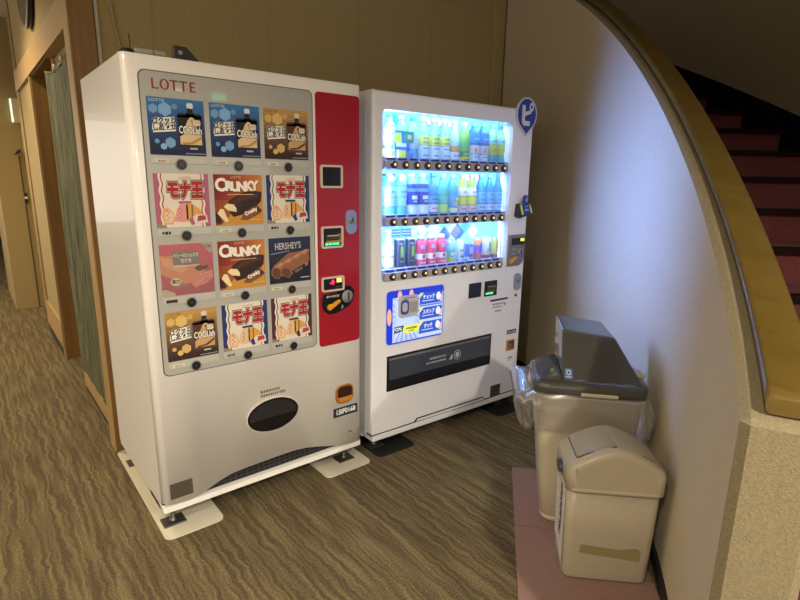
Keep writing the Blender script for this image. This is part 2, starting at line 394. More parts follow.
# door with the waved lower edge: front skin, returned at the sides
low = [(0.0, 0.149), (0.03, 0.137), (0.07, 0.133), (0.112, 0.133), (0.155, 0.140), (0.194, 0.155), (0.24, 0.172), (0.286, 0.184), (0.35, 0.189), (0.415, 0.191),
       (0.50, 0.194), (0.588, 0.194), (0.65, 0.187), (0.719, 0.171), (0.77, 0.156), (0.82, 0.143), (0.89, 0.133), (0.964, 0.130)]
mb = MB(); i = mb.mi(WHITE)
def bulge(x):                                # rounded side edges of the door
    r = 0.022; d = min(x, W1-x)
    return 0.0 if d >= r else r-math.sqrt(max(0, r*r-(r-d)**2))
xs = sorted(set([p[0] for p in low]+[0.0015, 0.004, 0.008, 0.014, 0.022, W1-0.0015, W1-0.004, W1-0.008, W1-0.014, W1-0.022]))
def lowz(x):
    for a, b in zip(low, low[1:]):
        if a[0] <= x <= b[0]: return a[1]+(b[1]-a[1])*(x-a[0])/(b[0]-a[0])
cols = []
for x in xs:
    y = bulge(x); zl = lowz(x)
    cols.append([mb.bm.verts.new(p) for p in ((x, 0.045, zl), (x, y, zl), (x, y, H-0.006), (x, y+0.005, H), (x, 0.045, H))])
for a, b in zip(cols, cols[1:]):
    for k in range(5):
        f = mb.bm.faces.new((a[k], b[k], b[(k+1) % 5], a[(k+1) % 5])); f.material_index = i; f.smooth = (k == 1)
mb.bm.faces.new(list(reversed(cols[0]))).material_index = i; mb.bm.faces.new(cols[-1]).material_index = i
door1 = mb.build('door', m1)
mb = MB(); mb.prismz(rot_prof(0.002, W1, 0.002, 0.2, 0.012), ZB1, 0.127, WHITE); mb.box(0.002, W1, 0.05, D1, ZB1, 0.127, WHITE); mb.build('base_plinth', m1)
mb = MB(); mb.box(0.006, W1-0.006, 0.030, 0.044, 0.126, 0.20, pm('#121214', 0.6))
for k in range(24): x = 0.18+k*0.026; mb.box(x, x+0.004, 0.022, 0.032, 0.131, 0.195, pm('#3b3a38', 0.5))
for z in (0.145, 0.160, 0.175): mb.box(0.15, 0.80, 0.024, 0.030, z, z+0.003, pm('#3b3a38', 0.5))
mb.build('air_grille', m1, label='dark air grille behind the waved door edge')
# display panel
mb = MB(); mb.prism(rrect(0.046, 0.716, 0.678, 1.782, 0.024), -0.0012, 0.004, pm('#55524c', 0.4)); mb.build('panel_gasket', m1)
PANEL = pm('#a9a79f', 0.35, coat=1.0)
mb = MB(); mb.prism(rrect(0.050, 0.712, 0.682, 1.778, 0.022), -0.003, 0.0, PANEL)
LRED = pm('#8d1a2b', 0.4)
def flared(mb, x0, z0, w, h, word, y, m):
    """lettering with thick uprights and thin bars"""
    st = 0.30; th = 0.13; x = x0; adv = w/len(word)
    for ch in word:
        lw = adv*0.80
        def bar(a, b, c, d): mb.decal([(x+lw*a, z0+h*c), (x+lw*b, z0+h*c), (x+lw*b, z0+h*d), (x+lw*a, z0+h*d)], y, m)
        if ch == 'L':
            bar(0.08, 0.08+st*0.85, 0, 1); bar(0.3, 1.0, 0, th); mb.decal([(x+lw*0.86, z0), (x+lw, z0), (x+lw, z0+h*.28)], y, m)
        elif ch == 'O':
            o = ell(x+lw*.5, z0+h*.5, lw*.62, h*.53, 28); n = ell(x+lw*.5, z0+h*.5, lw*.34, h*.42, 28)
            for q in range(28): r = (q+1) % 28; mb.decal([o[q], o[r], n[r], n[q]], y, m)
        elif ch == 'T':
            bar(0.5-st*.42, 0.5+st*.42, 0, 1); bar(-.05, 1.05, 1-th, 1)
            mb.decal([(x-lw*.05, z0+h*.78), (x+lw*.08, z0+h), (x-lw*.05, z0+h)], y, m); mb.decal([(x+lw*1.05, z0+h*.78), (x+lw*1.05, z0+h), (x+lw*.92, z0+h)], y, m)
        elif ch == 'E':
            bar(0.1, 0.1+st*.85, 0, 1)
            for c in (0, .45, 1-th): bar(0.3, 0.9 if c != .45 else .8, c, c+th)
        x += adv
flared(mb, 0.086, 1.722, 0.160, 0.034, 'LOTTE', -0.0036, LRED)
mb.build('display_panel', m1, label='grey glossy display panel with red lettering')
# --- product cards
def lerp(a, b, t): return '#%02x%02x%02x' % tuple(int(round(int(a[i:i+2], 16)*(1-t)+int(b[i:i+2], 16)*t)) for i in (1, 3, 5))
CW, CH = 0.195, 0.193
class Card:
    def __init__(s, x, z): s.mb = MB(); s.x = x; s.z = z; s.y = -0.0042
    def P(s, poly): return [(s.x+u*CW, s.z+v*CH) for u, v in poly]
    def base(s, c): s.mb.prism(s.P(rect(0, 1, 0, 1)), -0.0042, -0.002, pm(c, 0.7, key='print')); return s
    def a(s, poly, c, lay): s.mb.decal(s.P(poly), s.y-0.00022*lay, pm(c, 0.7, key='print')); return s
    def clip(s, poly, c, lay): return s.a([(min(1, max(0, u)), min(1, max(0, v))) for u, v in poly], c, lay)
    def grad(s, c0, c1, lay, n=10, u0=0, u1=1, v0=0, v1=1):
        for k in range(n): s.a(rect(u0, u1, v0+(v1-v0)*k/n, v0+(v1-v0)*(k+1)/n), lerp(c0, c1, k/(n-1)), lay)
        return s
    def t(s, body, u, v, h, c, lay, off=0.0, sx=1.0, rot=0.0, shear=0.0, align='CENTER'):
        s.mb.text(body, s.x+u*CW, s.z+v*CH, h*CH, s.y-0.00022*lay, pm(c, 0.7, key='print'), off*CH, sx, align, rot, shear); return s
def hexa(u, v, r, a0=0.5): return ell(u, v, r, r, 6, a0)
def coolish(c, top, bot, hx, pouch, swirl1, swirl2, cap):
    c.base(bot); c.grad(bot, top, 1)
    for u, v, r, k in ((.10, .80, .085, .55), (.30, .80, .125, .7), (.47, .86, .055, .4), (.36, .22, .10, .6), (.24, .15, .06, .8), (.13, .24, .045, .5)):
        c.a(hexa(u, v, r), lerp(top, hx, k), 2)
    c.t('LOTTE', .04, .945, .07, '#c9d3dd' if hx == '#9cc4e8' else '#5a3a18', 3, 0, 1.25, 0, 0, 'LEFT')
    # slogan block
    c.a([(.07, .385), (.47, .43), (.47, .46), (.075, .415)], '#e9e6dd', 3)
    c.a([(.09, .54), (.45, .58), (.46, .68), (.10, .64)], '#e9e6dd', 3); c.a([(.06, .43), (.46, .47), (.47, .57), (.07, .53)], '#e9e6dd', 3)
    for j, (wd, v) in enumerate((('ゴクッと', .60), ('しあわせ', .49))):
        c.t(wd, .27, v, .125, '#e9e6dd', 3+j, .007, .86, .10, .1); c.t(wd, .27, v, .125, '#1b1a1e', 5+j, .004, .86, .10, .1)
    # pouch
    c.a(rrect(.50, .96, .16, .76, .05, 3), lerp(pouch, '#8fa8c8', .25), 4)
    c.a(rrect(.515, .945, .17, .75, .045, 3), pouch, 5)
    c.a([(.50, .72), (.66, .72), (.70, .82), (.78, .82), (.82, .72), (.95, .72), (.95, .68), (.50, .68)], pouch, 5)
    c.a(rrect(.69, .79, .79, .85, .02, 3), '#15151a', 6); c.a(rrect(.685, .80, .84, .945, .035, 4), cap, 6)
    c.a([(.535, .20), (.93, .20), (.93, .40), (.60, .38), (.535, .34)], swirl1, 6)
    c.a([(.60, .36), (.88, .36), (.84, .58), (.80, .68), (.745, .70), (.69, .64), (.63, .50)], swirl1, 7)
    c.a([(.78, .66), (.84, .56), (.86, .40), (.79, .40), (.77, .55), (.74, .64)], swirl2, 8)
    c.a([(.55, .23), (.74, .25), (.92, .36), (.92, .31), (.78, .22), (.60, .20)], swirl2, 8)
    c.t('COOLish', .73, .455, .185, '#12121a', 9, .014, .58, -.01); c.t('COOLish', .73, .455, .185, '#f0ede6', 10, .004, .58, -.01)
    c.a(rrect(.78, .92, .545, .65, .03, 3), '#d9cdb4', 9)
    c.t('バニラ' if pouch == '#0d0f1a' else 'ショコラ', .85, .60, .06, '#4a3a2a', 10, 0, .7)
    c.a(rect(.70, .84, .115, .145), '#b8b8bc', 9); c.a(rect(.62, .98, .03, .045), '#9a9aa4', 4)
def monaka(c, side, inner):
    c.base('#d9cfbc')
    for sgn in (0, 1):
        f = (lambda u: u) if not sgn else (lambda u: 1-u)
        n = 40
        def band(u0, u1, amp, ph, col, lay):
            L = [(u0 if u0 < 0.01 else u0+amp*math.sin(k/n*2*PI*4+ph), k/n) for k in range(n+1)]; R = [(u1+amp*math.sin(k/n*2*PI*4+ph), k/n) for k in range(n+1)]
            for k in range(n):
                q = [L[k], R[k], R[k+1], L[k+1]]; q = [(f(u), v) for u, v in q]
                c.a(q if not sgn else list(reversed(q)), col, lay)
        band(0.0, .095, .012, 0, side, 1); band(.095, .115, .012, 0, '#e6ddcc', 2); band(.135, .155, .014, .2, '#a5222c' if inner == 'r' else '#2a2e50', 2)
    c.t('LOTTE', .56, .92, .06, '#b03a3a', 3, 0, 1.2)
    c.t('モナ王', .555, .68, .34, '#1b1718', 3, .050, .66); c.t('モナ王', .555, .68, .34, '#d9cfbc', 4, .034, .66); c.t('モナ王', .555, .68, .34, '#a81622', 5, .024, .66)
    c.a(rrect(.42, .66, .445, .49, .015, 2), side, 4)
    c.a([(.14, .06), (.30, .06), (.34, .18), (.30, .30), (.22, .38), (.13, .36), (.10, .2)], '#d8a878', 4); c.a([(.16, .10), (.28, .10), (.31, .2), (.26, .3), (.17, .3)], '#e0bfa0', 5)
    c.a([(.32, .12), (.50, .09), (.58, .12), (.58, .42), (.45, .44), (.38, .34)], '#dcb48c' if inner != 'r' else '#d88f86', 5)
    c.a([(.55, .14), (.72, .12), (.86, .20), (.80, .34), (.66, .44), (.55, .44)], '#cf9a4a', 5); c.a([(.64, .14), (.67, .14), (.68, .42), (.65, .43)], '#8d5a22', 6)
    c.a([(.60, .03), (.95, .08), (.93, .22), (.74, .24), (.58, .14)], '#d8cbbb', 7); c.a([(.74, .10), (.92, .13), (.90, .215), (.76, .21)], '#a83a3c', 8)
    c.a([(.58, .13), (.64, .03), (.70, .05), (.66, .20)], side, 8)
    for k in range(5): c.a(hexa(.20+.03*(k % 2), .14+.045*k, .014), side, 8); c.a(hexa(.43+.03*(k % 2), .17+.045*k, .014), side, 8)
    c.a([(0, 0), (.2, 0), (.13, .05), (0, .08)], '#8a7d6a', 6)
def crunky(c):
    c.base('#8c2f1a')
    for k in range(12):
        u0, u1 = k/12, (k+1)/12
        c.a(rect(u0, u1, .5, 1), lerp('#7a1c18', '#c07a34', k/11), 1); c.a(rect(u0, u1, 0, .5), lerp('#8a3c1a', '#c4883c', k/11), 1)
    c.a([(.0, .0), (1, 0), (1, .22), (.62, .16), (.4, .3), (.12, .02)], '#c28a30', 2)
    c.t('LOTTE', .45, .945, .06, '#d8b8a0', 3, 0, 1.2)
    c.a([(.20, .38), (.30, .50), (.55, .64), (.80, .68), (.98, .66), (.96, .46), (.80, .32), (.55, .20), (.36, .16)], '#2c1712', 3)
    c.a([(.24, .42), (.55, .60), (.90, .64), (.90, .56), (.56, .48), (.32, .36)], '#4a2a1e', 4)
    for k in range(26):
        u = .32+random.random()*.55; v = .30+(u-.32)*.45+random.random()*.2-.02; c.a(hexa(u, v, .012), random.choice(('#5f3a2a', '#1d0e0a')), 5)
    c.a([(.17, .37), (.24, .43), (.38, .41), (.43, .33), (.43, .26), (.38, .27), (.26, .29)], '#e6cfa0', 6)
    c.a([(.04, .24), (.10, .33), (.17, .32), (.22, .18), (.26, .08), (.20, .06), (.12, .14)], '#e6cfa0', 6); c.a([(0, .05), (.12, .04), (.10, .2), (.05, .26), (0, .24)], '#2c1712', 5)
    c.a([(.50, .10), (.60, .25), (.86, .40), (.98, .28), (.90, .20), (.66, .09)], '#7a4a30', 6); c.a([(.84, .39), (.98, .28), (.92, .22), (.80, .34)], '#4a2a22', 7)
    c.t('Crunky', .73, .265, .10, '#ece2d0', 8, .006, .95, .42)
    for j, (ch, h, u, v) in enumerate((('C', .34, .13, .785), ('R', .25, .29, .77), ('U', .25, .42, .755), ('N', .25, .56, .755), ('K', .25, .70, .765), ('Y', .25, .83, .775))):
        r = .06-.02*j+(0.05 if j > 3 else 0)
        c.t(ch, u, v-.012, h, '#3a1410', 7, .02, .92, r); c.t(ch, u, v, h, '#ebe3d4', 8+(j % 2), .016, .92, r)
    c.a(rect(.26, .80, .60, .615), '#d8a878', 7); c.a(rect(.70, .96, .085, .10), '#c9b488', 7)
def berry(c):
    c.base('#b06a68'); c.grad('#94565c', '#b25c62', 1)
    c.t('LOTTE', .5, .94, .05, '#9a7070', 3, 0, 1.2)
    c.a([(0, .80), (.25, .78), (.45, .56), (.85, .52), (.75, .30), (.45, .20), (.1, .38), (0, .45)], '#b47c62', 2); c.a([(0, .78), (.25, .70), (.50, .50), (.35, .44), (.05, .60)], '#c08c70', 3)
    c.a(rect(.23, .72, .60, .86), '#77716a', 4); c.t('ベリーのショコラ', .475, .775, .085, '#c9bba8', 5, .003, .72); c.t('モナカ', .475, .67, .09, '#c9bba8', 5, .003, .8)
    c.a(rect(.24, .73, .555, .585), '#b9aa98', 5)
    c.a([(.62, .12), (.86, .20), (.98, .30), (.97, .46), (.80, .42), (.60, .32), (.55, .20)], '#b97a72', 4)
    for k in range(24): c.a(hexa(.58+random.random()*.38, .16+random.random()*.24, .014), random.choice(('#a35c62', '#cc9084')), 5)
    c.a([(.62, .50), (.70, .57), (.80, .54), (.90, .56), (.86, .48), (.70, .45)], '#5c4a48', 5)
    c.a(ell(.26, .27, .10, .075), '#c0b4a2', 4); c.t('果肉', .26, .27, .085, '#5a5048', 5, .004, .9)
    c.a([(.24, .14), (.5, .18), (.5, .23), (.3, .2)], '#84706a', 4); c.a([(0, .0), (.25, 0), (.22, .06), (.06, .14), (0, .12)], '#a89888', 4)
    c.a([(.78, 1), (1, 1), (1, .82), (.93, .80)], '#98948a', 4); c.t('新発売', .90, .925, .055, '#5b5752', 5, .003, .8)
def darkbar(c):
    c.base('#141a34'); c.grad('#12141f', '#1c2a4c', 1)
    c.t("HERSHEY'S", .45, .81, .20, '#b9b2ac', 3, .004, .66, .02)
    c.a([(.04, .645), (.48, .70), (.48, .715), (.04, .665)], '#8a88a0', 3)
    c.a([(.05, .50), (.2, .60), (.36, .58), (.2, .48)], '#2f2628', 2)
    c.a([(.04, .30), (.10, .40), (.46, .66), (.95, .70), (.97, .46), (.52, .17), (.46, .10), (.36, .13), (.26, .17), (.22, .10), (.12, .12), (.04, .2)], '#8a5a3c', 3)
    for k in range(4):
        u = .12+.2*k; v = .40+.085*k
        c.a([(u, v-.02), (u+.14, v+.06), (u+.27, v+.05), (u+.13, v-.06)], '#a8734e', 4); c.a([(u+.05, v-.01), (u+.14, v+.045), (u+.2, v+.04), (u+.12, v-.02)], '#b98560', 5)
    c.a([(.06, .28), (.11, .35), (.22, .32), (.26, .22), (.21, .12), (.13, .14), (.07, .2)], '#5d3a2b', 5); c.a([(.27, .24), (.32, .33), (.46, .30), (.50, .20), (.44, .12), (.34, .14)], '#5d3a2b', 5)
    c.a([(.52, .24), (.86, .40), (.84, .26), (.60, .16)], '#1c1618', 6); c.a([(.58, .25), (.8, .34), (.79, .28), (.62, .20)], '#6a5c5a', 7); c.a([(.72, .36), (.92, .44), (.93, .36), (.85, .32)], '#a8664c', 6)
    c.a(rect(.74, .96, .075, .10), '#a8a8ac', 4)
XC = (0.0665, 0.2815, 0.4945); ZT = (1.6955, 1.4385, 1.1835, 0.9285)
BR = ('#2a1a14', '#c0964a', '#d0ac68')
kinds = [[('b', 'top left picture: vanilla ice cream pouch on blue'), ('b', 'top middle picture: vanilla ice cream pouch on blue'), ('c', 'top right picture: chocolate ice cream pouch on brown')],
         [('p', 'wafer picture with pink side bands'), ('k', 'second row chocolate bar picture on orange'), ('n', 'second row wafer picture with navy side bands')],
         [('s', 'faded pink berry wafer picture'), ('k', 'third row chocolate bar picture on orange'), ('h', 'dark navy chocolate bar picture')],
         [('c', 'bottom left picture: chocolate ice cream pouch on brown'), ('n', 'bottom row wafer picture with navy side bands'), ('m', 'wafer picture with maroon side bands')]]
for r in range(4):
    for q in range(3):
        k, lab = kinds[r][q]; c = Card(XC[q], ZT[r]-CH)
        if k == 'b': coolish(c, '#356ea6', '#141a3e', '#9cc4e8', '#0d0f1a', '#d8bd8a', '#b08c52', '#d8d8d8')
        elif k == 'c': coolish(c, '#b68c46', '#2c1614', '#e0bc74', '#4a2a1c', '#c49a66', '#5a3020', '#c8c4bc')
        elif k == 'p': monaka(c, '#a85a72', 'r')
        elif k == 'n': monaka(c, '#1f2c66', 'n')
        elif k == 'm': monaka(c, '#4c1c24', 'm')
        elif k == 'k': crunky(c)
        elif k == 's': berry(c)
        else: darkbar(c)
        c.mb.build('product_card', m1, label=lab, recalc=False)
        zb = ZT[r]-CH-0.031; xb = (0.167, 0.381, 0.593)[q]
        mb = MB(); mb.box(XC[q], XC[q]+CW, -0.0048, -0.002, ZT[r]-CH-0.030, ZT[r]-CH-0.004, pm('#b3b1aa', 0.4, coat=0.6), 0.001); plate = mb.build('price_strip', m1)
        mb = MB(); mb.lathe([(0.021, 0.003), (0.021, 0.006), (0.017, 0.0075)], pm('#8f8d86', 0.5), 20, (xb, 0, zb), 'y'); mb.lathe([(0.0165, 0.004), (0.0165, 0.012), (0.0145, 0.0135)], BLACK, 20, (xb, 0, zb), 'y')
        bt = mb.build('selection_button', m1)
        mb = MB(); mb.lathe([(0.0085, 0.0135), (0.008, 0.0145)], pm('#5a1c20' if (r, q) == (2, 2) else '#26262a', 0.4, coat=.5), 14, (xb, 0, zb), 'y'); mb.build('button_lens', bt)
        mb = MB()
        lx = xb-0.075 if r in (0, 1, 3) else xb-0.078
        dark = (r, q) in ((1, 0), (1, 2), (3, 1), (3, 2), (2, 0))
        if (r, q) == (2, 0): mb.box(lx-0.012, lx+0.028, -0.0062, -0.0045, zb+0.006, zb+0.017, pm('#2a1c10', 0.5))
        elif dark:
            mb.dashes(lx+0.008, zb+0.012, 0.034, 0.012, -0.0055, pm('#1a1a1a', 0.5))
        else:
            mb.box(lx-0.012, lx+0.034, -0.0062, -0.0045, zb+0.003, zb+0.017, pm('#cfc7a8', 0.5), 0.0008); mb.dashes(lx+0.011, zb+0.010, 0.026, 0.008, -0.0066, pm('#8a8670', 0.5))
        mb.build('price_label', m1, recalc=False)
# --- red payment panel
mb = MB(); mb.prism(rrect(0.728, 0.950, 0.669, 1.781, 0.016), -0.004, 0.002, pm('#9c0f22', 0.35, coat=0.5), 0.0015); red = mb.build('payment_panel', m1, label='red payment panel')
IV = pm('#c9bdae', 0.4)
def framed(nm, x0, x1, z0, z1, par, t=0.008, lab=None):
    mb = MB(); mb.ring(rrect(x0, x1, z0, z1, 0.010), rrect(x0+t, x1-t, z0+t, z1-t, 0.005), -0.012, -0.003, IV)
    mb.prism(rrect(x0+t-.001, x1-t+.001, z0+t-.001, z1-t+.001, 0.005), -0.0055, -0.003, BLACK); return mb.build(nm, par, label=lab)
framed('blank_cover', 0.744, 0.857, 1.388, 1.486, m1, .009)
bs = framed('bill_slot', 0.744, 0.857, 1.124, 1.222, m1, .009)
mb = MB(); mb.box(0.765, 0.838, -0.016, -0.006, 1.160, 1.186, pm('#3a3833', 0.4), 0.004); mb.box(0.772, 0.83, -0.018, -0.014, 1.178, 1.183, pm('#b9b08e', 0.4))
mb.box(0.768, 0.845, -0.011, -0.006, 1.149, 1.158, pm('#a8882c', 0.4)); mb.box(0.830, 0.845, -0.012, -0.006, 1.158, 1.188, pm('#a8882c', 0.4)); mb.build('bill_mouth', bs)
mb = MB()
for k in range(4): mb.box(0.765+0.019*k, 0.779+0.019*k, -0.0085, -0.0055, 1.138, 1.147, pm('#3fe0a0', 0.4, emit=1.6))
mb.build('green_lights', bs)
mb = MB(); mb.prism(rrect(0.873, 0.929, 1.182, 1.292, 0.024), -0.013, -0.003, pm('#7f8fb4', 0.4, coat=.3), 0.003); lk = mb.build('lock_plate', m1, label='blue grey lock plate')
mb = MB(); mb.lathe([(0.017, 0.012), (0.017, 0.020), (0.013, 0.022)], STEEL, 20, (0.901, 0, 1.245), 'y'); mb.lathe([(0.005, 0.021), (0.004, 0.0225)], DARK, 12, (0.901, 0, 1.245), 'y'); mb.build('lock_cylinder', lk)
ds = framed('price_display', 0.742, 0.861, 0.926, 0.994, m1, .008)
mb = MB(); mb.text('-0', 0.797, 0.966, 0.030, -0.0060, pm('#ff2a6a', 0.4, emit=1.6), 0.001, 1.0); mb.box(0.822, 0.848, -0.0068, -0.005, 0.964, 0.984, pm('#f0d070', 0.4, emit=0.9)); mb.box(0.818, 0.85, -0.0062, -0.005, 0.942, 0.946, pm('#55406a', .4)); mb.build('display_digits', ds, recalc=False)
coinP = [(0.752, 0.915), (0.742, 0.905), (0.742, 0.865), (0.752, 0.838), (0.775, 0.820), (0.81, 0.818), (0.85, 0.828), (0.885, 0.845), (0.905, 0.862), (0.917, 0.89), (0.915, 0.922), (0.895, 0.942), (0.87, 0.945), (0.846, 0.934), (0.832, 0.921), (0.81, 0.916)]
mb = MB(); mb.prism(coinP, -0.010, -0.003, BLACK, 0.002); cn = mb.build('coin_unit', m1, label='black coin unit with an orange lever')
mb = MB(); mb.lathe([(0.030, 0.010), (0.030, 0.014), (0.022, 0.020), (0.008, 0.021)], GREY, 22, (0.876, 0, 0.893), 'y'); mb.box(0.874, 0.878, -0.026, -0.019, 0.874, 0.912, DARK); mb.build('coin_dial', cn)
mb = MB(); mb.prism([(0.768, 0.846), (0.778, 0.838), (0.790, 0.844), (0.80, 0.856), (0.828, 0.868), (0.838, 0.877), (0.83, 0.885), (0.812, 0.878), (0.796, 0.868), (0.778, 0.868), (0.766, 0.858)], -0.020, -0.009, pm('#d99522', 0.4), 0.003); mb.build('return_lever', cn)
mb = MB(); mb.dashes(0.798, 0.903, 0.066, 0.012, -0.0106, pm('#a9a79f', 0.5)); mb.prism([(0.842, 0.835), (0.856, 0.845), (0.848, 0.858)], -0.012, -0.009, pm('#8b8c8a', .4)); mb.build('coin_lettering', cn, recalc=False)
# --- lower door
mb = MB(); mb.prism(ell(0.487, 0.405, 0.1245, 0.0785, 40), -0.004, 0.002, pm('#cfc8ba', 0.4)); mb.prism(ell(0.487, 0.405, 0.121, 0.075, 40), -0.006, 0.0, BLACK); fl = mb.build('delivery_flap', m1, label='black oval delivery flap')
mb = MB(); P = [p for p in ell(0.487, 0.405, 0.112, 0.066, 40)]; mb.decal([p for p in P if p[1] >= 0.388]+[], -0.0065, pm('#252428', 0.22, coat=.5)); mb.build('flap_window', fl, recalc=False)
mb = MB(); mb.dashes(0.478, 0.520, 0.092, 0.014, -0.0006, pm('#6a645c', .6)); mb.dashes(0.490, 0.501, 0.116, 0.014, -0.0006, pm('#6a645c', .6)); mb.build('flap_notice', m1, recalc=False)
mb = MB(); mb.prism(rrect(0.811, 0.911, 0.361, 0.455, 0.030), -0.006, 0.002, pm('#96621f', 0.4), 0.003); cr = mb.build('coin_return', m1, label='orange coin return cup')
mb = MB(); mb.prism(rrect(0.821, 0.903, 0.385, 0.447, 0.022), -0.0068, -0.004, pm('#33180c', 0.4)); mb.prism([(0.821, 0.393), (0.903, 0.393), (0.895, 0.372), (0.829, 0.372)], -0.010, -0.006, pm('#b87a28', .4), .001); mb.build('return_opening', cr)
mb = MB(); mb.box(0.799, 0.938, -0.0012, 0.0, 0.293, 0.340, pm('#16203e', 0.5)); mb.text('15IF0168', 0.8685, 0.3165, 0.036, -0.0016, pm('#dcdad4', .5), 0.0012, .86); mb.build('number_sticker', m1, label='navy number sticker', recalc=False)
mb = MB(); mb.ring(rrect(0.846, 0.938, 0.170, 0.206, .005), rrect(0.8475, 0.9365, 0.1715, 0.2045, .004), -0.0006, 0.0, pm('#8f897d', .6)); mb.dashes(0.892, 0.197, 0.024, 0.010, -0.0007, pm('#55504a', .6)); mb.dashes(0.892, 0.181, 0.06, 0.007, -0.0007, pm('#8f897d', .6)); mb.build('notice_sticker', m1, recalc=False)
mb = MB(); mb.box(0.032, 0.121, -0.0012, 0.0, 0.157, 0.225, pm('#5f564a', 0.45, metal=.4))
for k in range(6): mb.box(0.037, 0.116-0.01*(k % 3), -0.0016, -0.0008, 0.165+0.010*k, 0.1668+0.010*k, pm('#3c362e', .5))
mb.build('rating_plate', m1, label='small brown metal rating plate')
# --- hardware on top, feet
mb = MB(); mb.lathe([(0.026, 0), (0.026, 0.010), (0.020, 0.012), (0.020, 0.018), (0.017, 0.020)], DARK, 16, (0.035, 0.06, H)); mb.box(0.05, 0.155, 0.035, 0.075, H, H+0.006, DARK); mb.box(0.055, 0.115, 0.034, 0.078, H+0.006, H+0.024, pm('#8f8c80', .4), .004); mb.box(0.117, 0.158, 0.034, 0.078, H+0.006, H+0.024, pm('#8f8c80', .4), .006)
mb.tube([(0.048, 0.07, H+0.02), (0.050, 0.075, H+0.05), (0.052, 0.09, H+0.075)], 0.002, DARK, 6); mb.build('hinge_bracket', m1)
mb = MB(); mb.prism([(0.185, H), (0.285, H), (0.232, H+0.052), (0.188, H+0.052)], 0.045, 0.075, BLACK, 0.003); mb.lathe([(0.008, 0), (0.007, 0.004)], GREY, 12, (0.208, 0.045, H+0.03), 'y'); mb.build('tilt_bracket', m1)
def foot(x, y, zb, par, col=pm('#6a665e', .42, metal=.85)):
    mb = MB(); mb.box(x-0.045, x+0.045, y-0.035, y+0.035, 0.006, 0.012, col, 0.001); mb.lathe([(0.018, 0.012), (0.018, 0.02), (0.010, 0.022), (0.010, zb)], col, 14, (x, y, 0)); mb.lathe([(0.02, zb-.03), (0.02, zb-.018)], col, 6, (x, y, 0)); mb.build('foot', par)
for x in (0.055, W1-0.055):
    for y in (0.085, D1-0.06): foot(x, y, ZB1, m1)
MATW = pm('#cdc4ae', 0.5); MATB = pm('#0e0d0e', 0.7)
def floormat(x0, x1, y0, y1, m, lab, rz=0.0, grp=None):
    cx, cy = (x0+x1)/2, (y0+y1)/2
    mb = MB(); mb.prismz([(p[0], p[1]) for p in rrect(x0-cx, x1-cx, y0-cy, y1-cy, 0.03)], 0.0, 0.006, m)
    o = mb.build('floor_mat', label=lab, category='mat', group=grp); o.location = (cx, cy, 0); o.rotation_euler.z = rz
floormat(-0.005, 0.235, -0.03, 0.862, MATW, 'long white mat under the left feet of the ice cream machine')
floormat(0.745, 1.010, -0.03, 0.24, MATW, 'short white mat under the right front foot of the ice cream machine')
# ------------------------------------------------------------------ drinks machine
OX, OY, YW = 1.0479, 0.0296, -0.0352
W2, D2, ZB2 = 1.131, 0.72, 0.067
m2 = empty('drinks_vending_machine', (OX, OY, 0), YW, label='white drinks vending machine with a lit window of bottles and cans', category='vending machine')
def w2(s, d, z): c, q = math.cos(YW), math.sin(YW); return (OX+s*c-d*q, OY+s*q+d*c, z)
mb = MB(); mb.box(0.0, W2, 0.06, D2, 0.10, H-0.002, WHITE2, 0.006); 
m2cab = None
# cabinet is a hollow shell around the display
mb.bm.free(); mb = MB()
mb.box(0.0, 0.03, 0.06, D2, 0.10, H-.002, WHITE2); mb.box(W2-0.08, W2, 0.06, D2, 0.10, H-.002, WHITE2); mb.box(0.03, W2-0.08, 0.06, D2, 1.79, H-.002, WHITE2)
mb.box(0.03, W2-0.08, 0.06, D2, 0.10, 0.90, WHITE2); mb.box(0.03, W2-0.08, 0.30, D2, 0.90, 1.79, WHITE2); mb.build('cabinet', m2)
win = rrect(0.056, 0.958, 0.926, 1.747, 0.024); out = rrect(0.0, W2, 0.112, H, 0.006)
mb = MB(); mb.ring(out, win, 0.0, 0.055, WHITE2)
f_ = [f for f in mb.bm.faces if all(abs(v.co.y) < 1e-6 for v in f.verts)]
es = [e for e in mb.bm.edges if all(abs(v.co.y) < 1e-6 for v in e.verts) and (all(v.co.x < 1e-4 for v in e.verts) or all(v.co.x > W2-1e-4 for v in e.verts) or all(v.co.z > H-1e-4 for v in e.verts))]
bmesh.ops.bevel(mb.bm, geom=es, offset=0.016, segments=4, profile=0.5, affect='EDGES')
for f in mb.bm.faces: f.material_index = 0
mb.build('door', m2)
mb = MB(); mb.box(0.012, W2-0.004, 0.006, 0.2, ZB2, 0.098, WHITE2, 0.004); mb.box(0.004, W2-0.004, 0.1, D2, ZB2, 0.10, WHITE2)
mb.build('base_plinth', m2)
mb = MB(); mb.box(0.01, W2-0.01, 0.012, 0.06, 0.096, 0.113, BLACK); 
mb.prism([(0.285, 0.112), (0.84, 0.112), (0.825, 0.131), (0.305, 0.131)], -0.0015, 0.01, pm('#1a1a1c', .5)); mb.prism([(0.30, 0.1105), (0.835, 0.1105), (0.822, 0.124), (0.312, 0.124)], -0.003, 0.01, WHITE2); mb.build('kick_gap', m2, label='dark stepped gap above the plinth')
